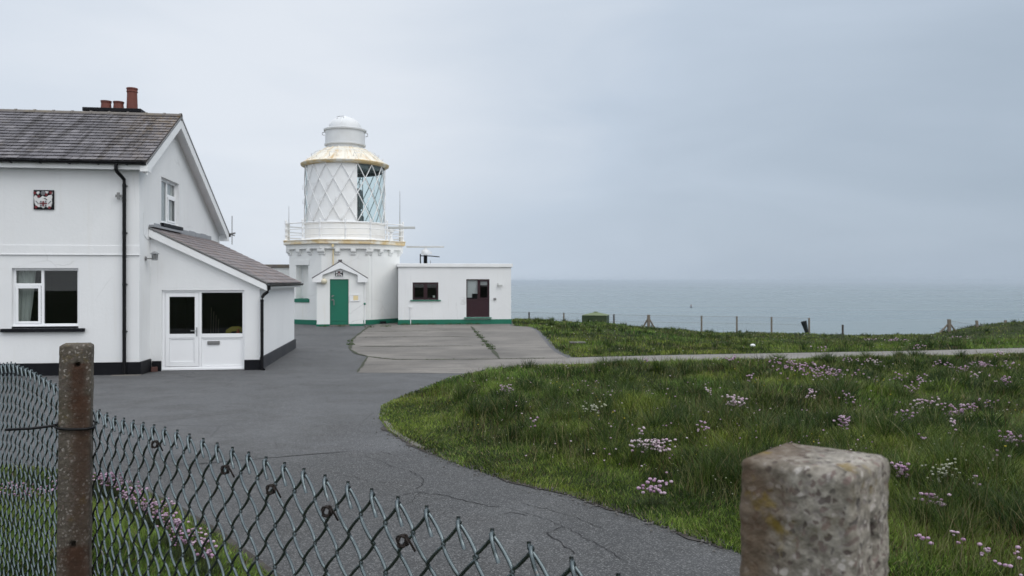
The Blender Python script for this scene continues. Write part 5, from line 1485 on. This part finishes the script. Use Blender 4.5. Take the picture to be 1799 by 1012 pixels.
ICO = None
def ico():
    global ICO
    if ICO is None:
        bm = bmesh.new(); bmesh.ops.create_icosphere(bm, subdivisions=2, radius=1)
        ICO = (np.array([v.co[:] for v in bm.verts]), np.array([[v.index for v in f.verts] for f in bm.faces])); bm.free()
    return ICO
def heads_mesh(name, P, Rr, stem_h, cols, sq=.7, stems_on=True, leaves=0):
    """flower heads (bumpy little domes) on thin stems: one plant or one scatter"""
    v0, f0 = ico(); V = []; Fq = []; C = []; st = 0; tot = []
    lump = 1 + .22 * np.sin(v0[:, 0] * 9 + v0[:, 1] * 7) * np.cos(v0[:, 2] * 8)
    for (x, y, z), r, h, c in zip(P, Rr, stem_h, cols):
        a = random.uniform(0, 6.28); ca, sa = math.cos(a), math.sin(a); B = v0 * lump[:, None] * np.array([1, 1, sq])
        B = np.stack([B[:, 0] * ca - B[:, 1] * sa, B[:, 0] * sa + B[:, 1] * ca, B[:, 2]], -1) * r
        V.append(B + np.array([x, y, z + h])); Fq.append((f0 + st).ravel()); tot += [3] * len(f0); st += len(v0)
        shade = np.random.default_rng(int(a * 1e6)).uniform(.82, 1.15, (len(v0), 1))
        C.append(np.array(c)[None] * shade)
        if stems_on:
            w = max(.0015, r * .09); dx, dy = ca * w, sa * w; lx, ly = random.uniform(-.3, .3) * h, random.uniform(-.3, .3) * h
            V.append(np.array([(x - dx - lx, y - dy - ly, z - .02), (x + dx - lx, y + dy - ly, z - .02), (x + dx, y + dy, z + h), (x - dx, y - dy, z + h)]))
            Fq.append(np.arange(4) + st); tot += [4]; st += 4; C.append(np.tile(np.array([[.05, .06, .025]]), (4, 1)))
        for _ in range(leaves):
            q = random.uniform(0, 6.28); l_ = random.uniform(.05, .11); w_ = .003 + r * .12; bx, by = x + random.uniform(-.05, .05), y + random.uniform(-.05, .05)
            V.append(np.array([(bx - w_ * math.sin(q), by + w_ * math.cos(q), z - .01), (bx + w_ * math.sin(q), by - w_ * math.cos(q), z - .01), (bx + l_ * .8 * math.cos(q), by + l_ * .8 * math.sin(q), z + l_ * .8)]))
            Fq.append(np.arange(3) + st); tot += [3]; st += 3; C.append(np.tile(np.array([[.06, .085, .035]]) * random.uniform(.6, 1.3), (3, 1)))
    return np_mesh(name, np.concatenate(V), np.concatenate(Fq), tot, M['petal'], np.concatenate(C))

PINK = [(.47, .31, .44), (.53, .37, .49), (.42, .25, .38), (.56, .43, .52)]
PALE = [(.62, .50, .56), (.66, .56, .60), (.58, .42, .52)]
WHITE = [(.46, .47, .38), (.38, .40, .28)]
def clump(name, px_, py_, wpx, n, label, cat, group=None, cols=PINK, rad=.015, hh=(.10, .2), dep=.5, lift=.12):
    x, y, z = on_ground(px_, py_ + lift * F / 7 * 0, 3.0)
    # the photo point marks the flower heads: step the plant back to where its heads stand
    hm = .195 if py_ < 770 else sum(hh) / 2
    Yc = y
    for _ in range(6):
        zz = float(ground_z(np.array([(px_ - CX) / F * Yc]), np.array([Yc]))[0]) + hm
        Yn = (EYE - zz) * F / (py_ - CY); Yc = .5 * Yc + .5 * min(max(Yn, 2.0), 70)
    y = Yc; x = (px_ - CX) / F * y
    w = wpx / F * y
    P = []; Rr = []; Hh = []; Cc = []
    if py_ < 770 and hh == (.10, .2): hh = (.13, .26); n = int(n * 1.05)
    g0 = float(ground_z(np.array([x]), np.array([y]))[0])
    for _ in range(n):
        a = random.gauss(0, .36); b = random.gauss(0, .36) * dep
        a = max(-1, min(1, a * 1.3)); xx = a * w / 2; yy = b * max(w, .25) * .9
        gz = float(ground_z(np.array([x + xx]), np.array([y + yy]))[0])
        P.append((xx, yy, gz - g0)); Rr.append(rad * .84 * random.uniform(.7, 1.2) * (1 + max(0, y - 9) * .05)); Hh.append(random.uniform(*hh)); Cc.append(random.choice(cols))
    o = heads_mesh(name, P, Rr, Hh, Cc, leaves=5 if n > 10 else 2); o.location = (x, y, g0); tag(o, label, cat, group); return o
G_ = 'pink thrift scattered through the meadow'

for (a, b, w, n, lab, c) in [
    (1150, 783, 82, 85, 'broad pale pink thrift cushion on the shaggy tussock in mid meadow', PALE),
    (1152, 856, 58, 30, 'open pink thrift clump in short grass left of the thick near post', PINK),
    (1290, 710, 46, 42, 'pale lens-shaped thrift patch alone in the middle of the meadow', PALE),
    (888, 683, 34, 34, 'pale thrift patch near the tarmac tip at the meadow left end', PALE),
    (1440, 652, 150, 120, 'longest pink drift of thrift, near the far edge of the meadow', PINK),
    (1640, 878, 48, 22, 'row of pink thrift heads low in grass right of the thick post', PINK),
    (1583, 826, 36, 26, 'bright pink thrift clump touching the right edge of the thick post', PINK),
    (1690, 727, 64, 55, 'dense pink thrift patch at right, below a paler one', PINK),
    (1628, 709, 52, 40, 'scattered pale thrift patch just above the dense pink one', PALE),
    (1725, 640, 44, 40, 'bright pink thrift patch nearest the path at far right', PINK),
    (1780, 773, 46, 30, 'pink thrift clump cut by the right edge of the view', PINK),
    (195, 845, 84, 150, 'dense pink thrift bank behind the chain-link beside the slim post', PINK),
    (270, 890, 70, 95, 'pink thrift bank along the tarmac edge midway behind the chain-link', PINK),
    (335, 945, 80, 60, 'nearest sparse pink thrift along the verge behind the chain-link', PINK),
    (50, 862, 110, 90, 'pink thrift seen through the mesh left of the slim post', PINK)]:
    clump('thrift', a, b, w, n, lab, 'flowers', G_, c, rad=.0165 if b < 800 or a > 500 else .0105, dep=.3 if a < 500 else .5)
for (a, b, w, n) in [(232, 868, 60, 60), (302, 918, 60, 50), (360, 965, 40, 30), (110, 850, 60, 50)]:
    clump('thrift', a, b, w, n, 'thinner thrift filling the gaps along the verge behind the chain-link', 'flowers', 'verge thrift behind the chain-link', PINK, .0115, dep=.3)
GL = 'small sparse thrift clump half sunk in the meadow grass'
for (a, b, w, n) in [(940, 742, 20, 7), (1232, 746, 24, 12), (1425, 693, 22, 14), (1485, 742, 30, 24), (1592, 735, 34, 14), (1602, 682, 28, 16), (1575, 664, 40, 12), (1735, 708, 30, 16), (1765, 675, 34, 18),
                     (1690, 648, 30, 24), (1620, 668, 34, 16), (1130, 636, 20, 12), (1285, 643, 24, 14), (1365, 643, 24, 14), (1390, 637, 22, 14), (1320, 664, 30, 12), (1535, 637, 36, 18), (1660, 640, 40, 14), (1770, 640, 50, 14),
                     (1500, 634, 40, 14), (1245, 690, 30, 8), (1495, 700, 36, 12), (1620, 760, 14, 5), (1670, 745, 30, 8), (1540, 672, 30, 8), (1130, 760, 16, 6), (1760, 622, 34, 14), (1710, 660, 40, 14), (1575, 596, 50, 26), (1530, 596, 24, 10), (1680, 592, 40, 12), (1620, 607, 40, 10), (1440, 610, 30, 8)]:
    clump('thrift', a, b, w, n, GL, 'flowers', G_, PALE if (a * 7 + b) % 3 == 0 else PINK, .0155)
GN = 'few single pink thrift heads on stalks low in the near grass'
for (a, b, w, n) in [(1605, 938, 36, 4), (1670, 938, 22, 4), (1680, 948, 30, 3), (1722, 963, 26, 6), (1785, 970, 26, 4), (1765, 990, 30, 3), (1640, 955, 60, 3), (1760, 800, 50, 5), (1725, 838, 40, 4), (1790, 1003, 24, 3)]:
    clump('thrift', a, b, w, n, GN, 'flowers', 'single thrift heads in the near grass', PINK, .0135, (.08, .16))
tag(clump('white_campion', 1655, 828, 60, 46, 'low greyish bush of white flower heads right of the thick post', 'flowers', None, WHITE, .011, (.08, .2)))
tag(clump('white_campion', 1043, 716, 40, 22, 'white flower clump in the left half of the meadow', 'flowers', None, WHITE, .016, (.1, .2)))
# fine scatter of tiny flowers
def scatter(name, poly, y0, y1, k, xlim, cols, r, thr, seed):
    X, Y, s = sample(poly, y0, y1, k, xlim)
    kp = (s > .35) & (fbm(X, Y, 1.5, seed) > thr); X, Y = X[kp], Y[kp]; Z = ground_z(X, Y)
    P = list(zip(X, Y, Z)); Rr = [r * random.uniform(.6, 1.3) * (1 + max(0, y - 8) * .04) for y in Y]
    o = heads_mesh(name, P, Rr, [random.uniform(.1, .22) for _ in P], [random.choice(cols) for _ in P], .6); tag(o, kind='stuff')
scatter('tiny_white_flowers', MEADOW, 5.5, 26, 650, (-.28, .7), WHITE, .0048, .50, 101)
scatter('tiny_white_flowers', UPPER, 23, 62, 900, (-.05, .7), WHITE, .010, .55, 105)
scatter('tiny_yellow_flowers', MEADOW, 4, 24, 260, (-.28, .7), [(.5, .42, .04)], .0075, .56, 109)
scatter('tiny_pink_flowers', MEADOW, 6.5, 26, 700, (-.1, .7), PINK + PALE, .0085, .56, 113)

# weeds in joints and along walls
def weeds(name, pts, spread, n, h):
    X = []; Y = []
    for p in pts:
        X.append(p[0] + RNG.normal(0, spread, n)); Y.append(p[1] + RNG.normal(0, spread * .5, n))
    X = np.concatenate(X); Y = np.concatenate(Y); m_ = len(X)
    C = np.array([.05, .085, .022]) * RNG.uniform(.6, 1.5, (m_, 1))
    o = blades(name, X, Y, np.full(m_, .01), RNG.uniform(.3, 1, m_) * h, np.full(m_, .02), RNG.uniform(0, 6.28, m_), RNG.uniform(.3, 1, m_), C, M['blade'], 2); tag(o, kind='stuff')
JL = []
for (xa, ya, xb, yb) in ((641, 582.7, 804, 581), (633, 593, 841, 591), (625, 609, 829, 608), (647, 627, 697, 632), (697, 632, 875, 631), (875, 631, 990, 629.5)):
    for t_ in np.linspace(0, 1, 60):
        if vnoise(np.array([t_ * 9 + ya]), np.array([ya]), 1.0, 5)[0] > .42: JL.append(gp(xa + (xb - xa) * t_, ya + (yb - ya) * t_))
weeds('weeds', JL, .03, 5, .035)
weeds('weeds', [gp(*q) for q in [(838, 584), (842, 590), (846, 594), (853, 601), (858, 607), (861, 610), (617, 600), (616, 606), (865, 614)]], .07, 40, .14)
AXW = lambda u: (-5.74 + u * math.cos(HU) + .1 * math.sin(HU), 40.2 + u * math.sin(HU) - .12)
weeds('weeds', [AXW(u) for u in (.2, .5, .8, 1.1, 1.7, 2.6, 3.1, 3.6, 3.9)] + [gp(597, 573.5), gp(570, 574), gp(650, 575), gp(678, 574)], .12, 40, .16)

# white stone in the far grass, small slab
x, y, z = on_ground(1323, 612, 22); m = MB(); m.sphere((0, 0, .05), .075, sq=(1.2, .7, .7), seg=8, rings=6); tag(m.build('stone', M['white'], None, loc=(x, y, z + .05)), 'small white stone on the grass bank above the path', 'stone')
x, y, z = on_ground(1015, 606, 22); m = MB(); m.box(-.28, .28, -.2, .2, 0, .05); tag(m.build('stone_slab', M['dirt2'], None, bevel=.02, loc=(x, y, z + .06)), 'flat grey slab in the grass beside the concrete apron', 'slab')

# ================================================================== AIR, SKY, LIGHT, CAMERA
hz_ = MB(); hz_.box(-30000, 30000, -400, 29000, -49.5, 13.5)
m, nt, b, o_ = newmat('sea_haze'); nt.nodes.remove(b)
pv = nt.nodes.new('ShaderNodeVolumePrincipled'); pv.inputs['Color'].default_value = (.66, .75, .84, 1); pv.inputs['Density'].default_value = 1.15e-4
nt.links.new(pv.outputs[0], o_.inputs['Volume'])
HAZE = hz_.build('haze', m); tag(HAZE, kind='stuff')

W = bpy.data.worlds.new('World'); SC.world = W; W.use_nodes = True
nt = W.node_tree; nt.nodes.clear(); n = N(nt)
out = n.new('ShaderNodeOutputWorld'); bg = n.new('ShaderNodeBackground'); nt.links.new(bg.outputs[0], out.inputs[0])
SUN_EL, SUN_AZ = R(46), R(122)      # azimuth measured clockwise from +Y (ahead)
sky = n.new('ShaderNodeTexSky', sky_type='NISHITA'); sky.sun_disc = False; sky.sun_elevation = SUN_EL; sky.sun_rotation = SUN_AZ
sky.air_density = 1.0; sky.dust_density = 3.0; sky.ozone_density = 1.5
tc = n.new('ShaderNodeTexCoord'); dirv = tc.outputs['Generated']
sx, sy, sz = n.sep(dirv)
def dot(d):
    k = n.new('ShaderNodeVectorMath', operation='DOT_PRODUCT'); nt.links.new(dirv, k.inputs[0]); v = Vector(d).normalized(); k.inputs[1].default_value = v; return k.outputs['Value']
mp = n.new('ShaderNodeMapping'); nt.links.new(dirv, mp.inputs[0]); mp.inputs['Scale'].default_value = (1.2, 1.2, 4.5); mp.inputs['Rotation'].default_value = (0, R(8), 0)
cl = n.noise(mp.outputs[0], 2.2, 5, .5, .4)
bright = n.ramp(dot((-.25, 1, .235)), [(.72, 0.0), (.90, .22), (.97, .6), (1.0, 1.0)])
f = n.math('ADD', n.math('MULTIPLY', bright, .62), n.math('MULTIPLY', n.math('SUBTRACT', cl, .5), .55))
left = n.math('MULTIPLY', sx, -.34)
f = n.math('ADD', n.math('ADD', f, left), .22)
f = n.math('ADD', f, n.math('MULTIPLY', n.ramp(sz, [(.0, 0.0), (.35, 1.0)]), .16), clamp=True)
c = n.ramp(f, [(0, (.40, .48, .575)), (.5, (.56, .645, .755)), (1.0, (.80, .85, .92))])
# brighter cloud overhead and behind the viewer (overcast sky)
zen = n.ramp(sz, [(.30, 0.0), (.8, 1.0)], 'EASE'); bk = n.ramp(n.math('MULTIPLY', sy, -1), [(-.2, 0.0), (.8, 1.0)], 'EASE')
gain = n.math('ADD', n.math('ADD', 1.0, n.math('MULTIPLY', zen, 1.0)), n.math('MULTIPLY', bk, .6))
c = n.mix(n.math('MAXIMUM', zen, bk), c, (.68, .705, .735))
cc = n.new('ShaderNodeVectorMath', operation='SCALE'); nt.links.new(c, cc.inputs[0]); nt.links.new(n.math('MULTIPLY', gain, 10.0), cc.inputs['Scale'])
fin = n.mix(.93, sky.outputs[0], cc.outputs[0])
nt.links.new(fin, bg.inputs[0]); bg.inputs[1].default_value = .1

sl_ = bpy.data.lights.new('sun', 'SUN'); sl_.energy = 1.0; sl_.angle = R(40); sl_.color = (1, .97, .92)
so = bpy.data.objects.new('sun', sl_); COL.objects.link(so)
d_ = Vector((math.sin(SUN_AZ) * math.cos(SUN_EL), math.cos(SUN_AZ) * math.cos(SUN_EL), math.sin(SUN_EL)))
so.rotation_euler = d_.to_track_quat('Z', 'Y').to_euler(); so.location = d_ * 100

cam = bpy.data.cameras.new('camera'); co = bpy.data.objects.new('camera', cam); COL.objects.link(co); SC.camera = co
co.location = (0, 0, EYE); co.rotation_euler = (R(90), 0, 0)
cam.sensor_width = 36; cam.lens = F / 1799 * 36; cam.shift_y = -(506 - CY) / 1799; cam.shift_x = 0
cam.clip_start = .05; cam.clip_end = 60000
cam.dof.use_dof = True; cam.dof.focus_distance = 3.0; cam.dof.aperture_fstop = 28.0 / 2.5

SC.view_settings.view_transform = 'Standard'; SC.view_settings.look = 'None'; SC.view_settings.exposure = 0; SC.view_settings.gamma = 1
try: SC.cycles.use_denoising = True; SC.cycles.max_bounces = 8; SC.cycles.transparent_max_bounces = 12
except Exception: pass
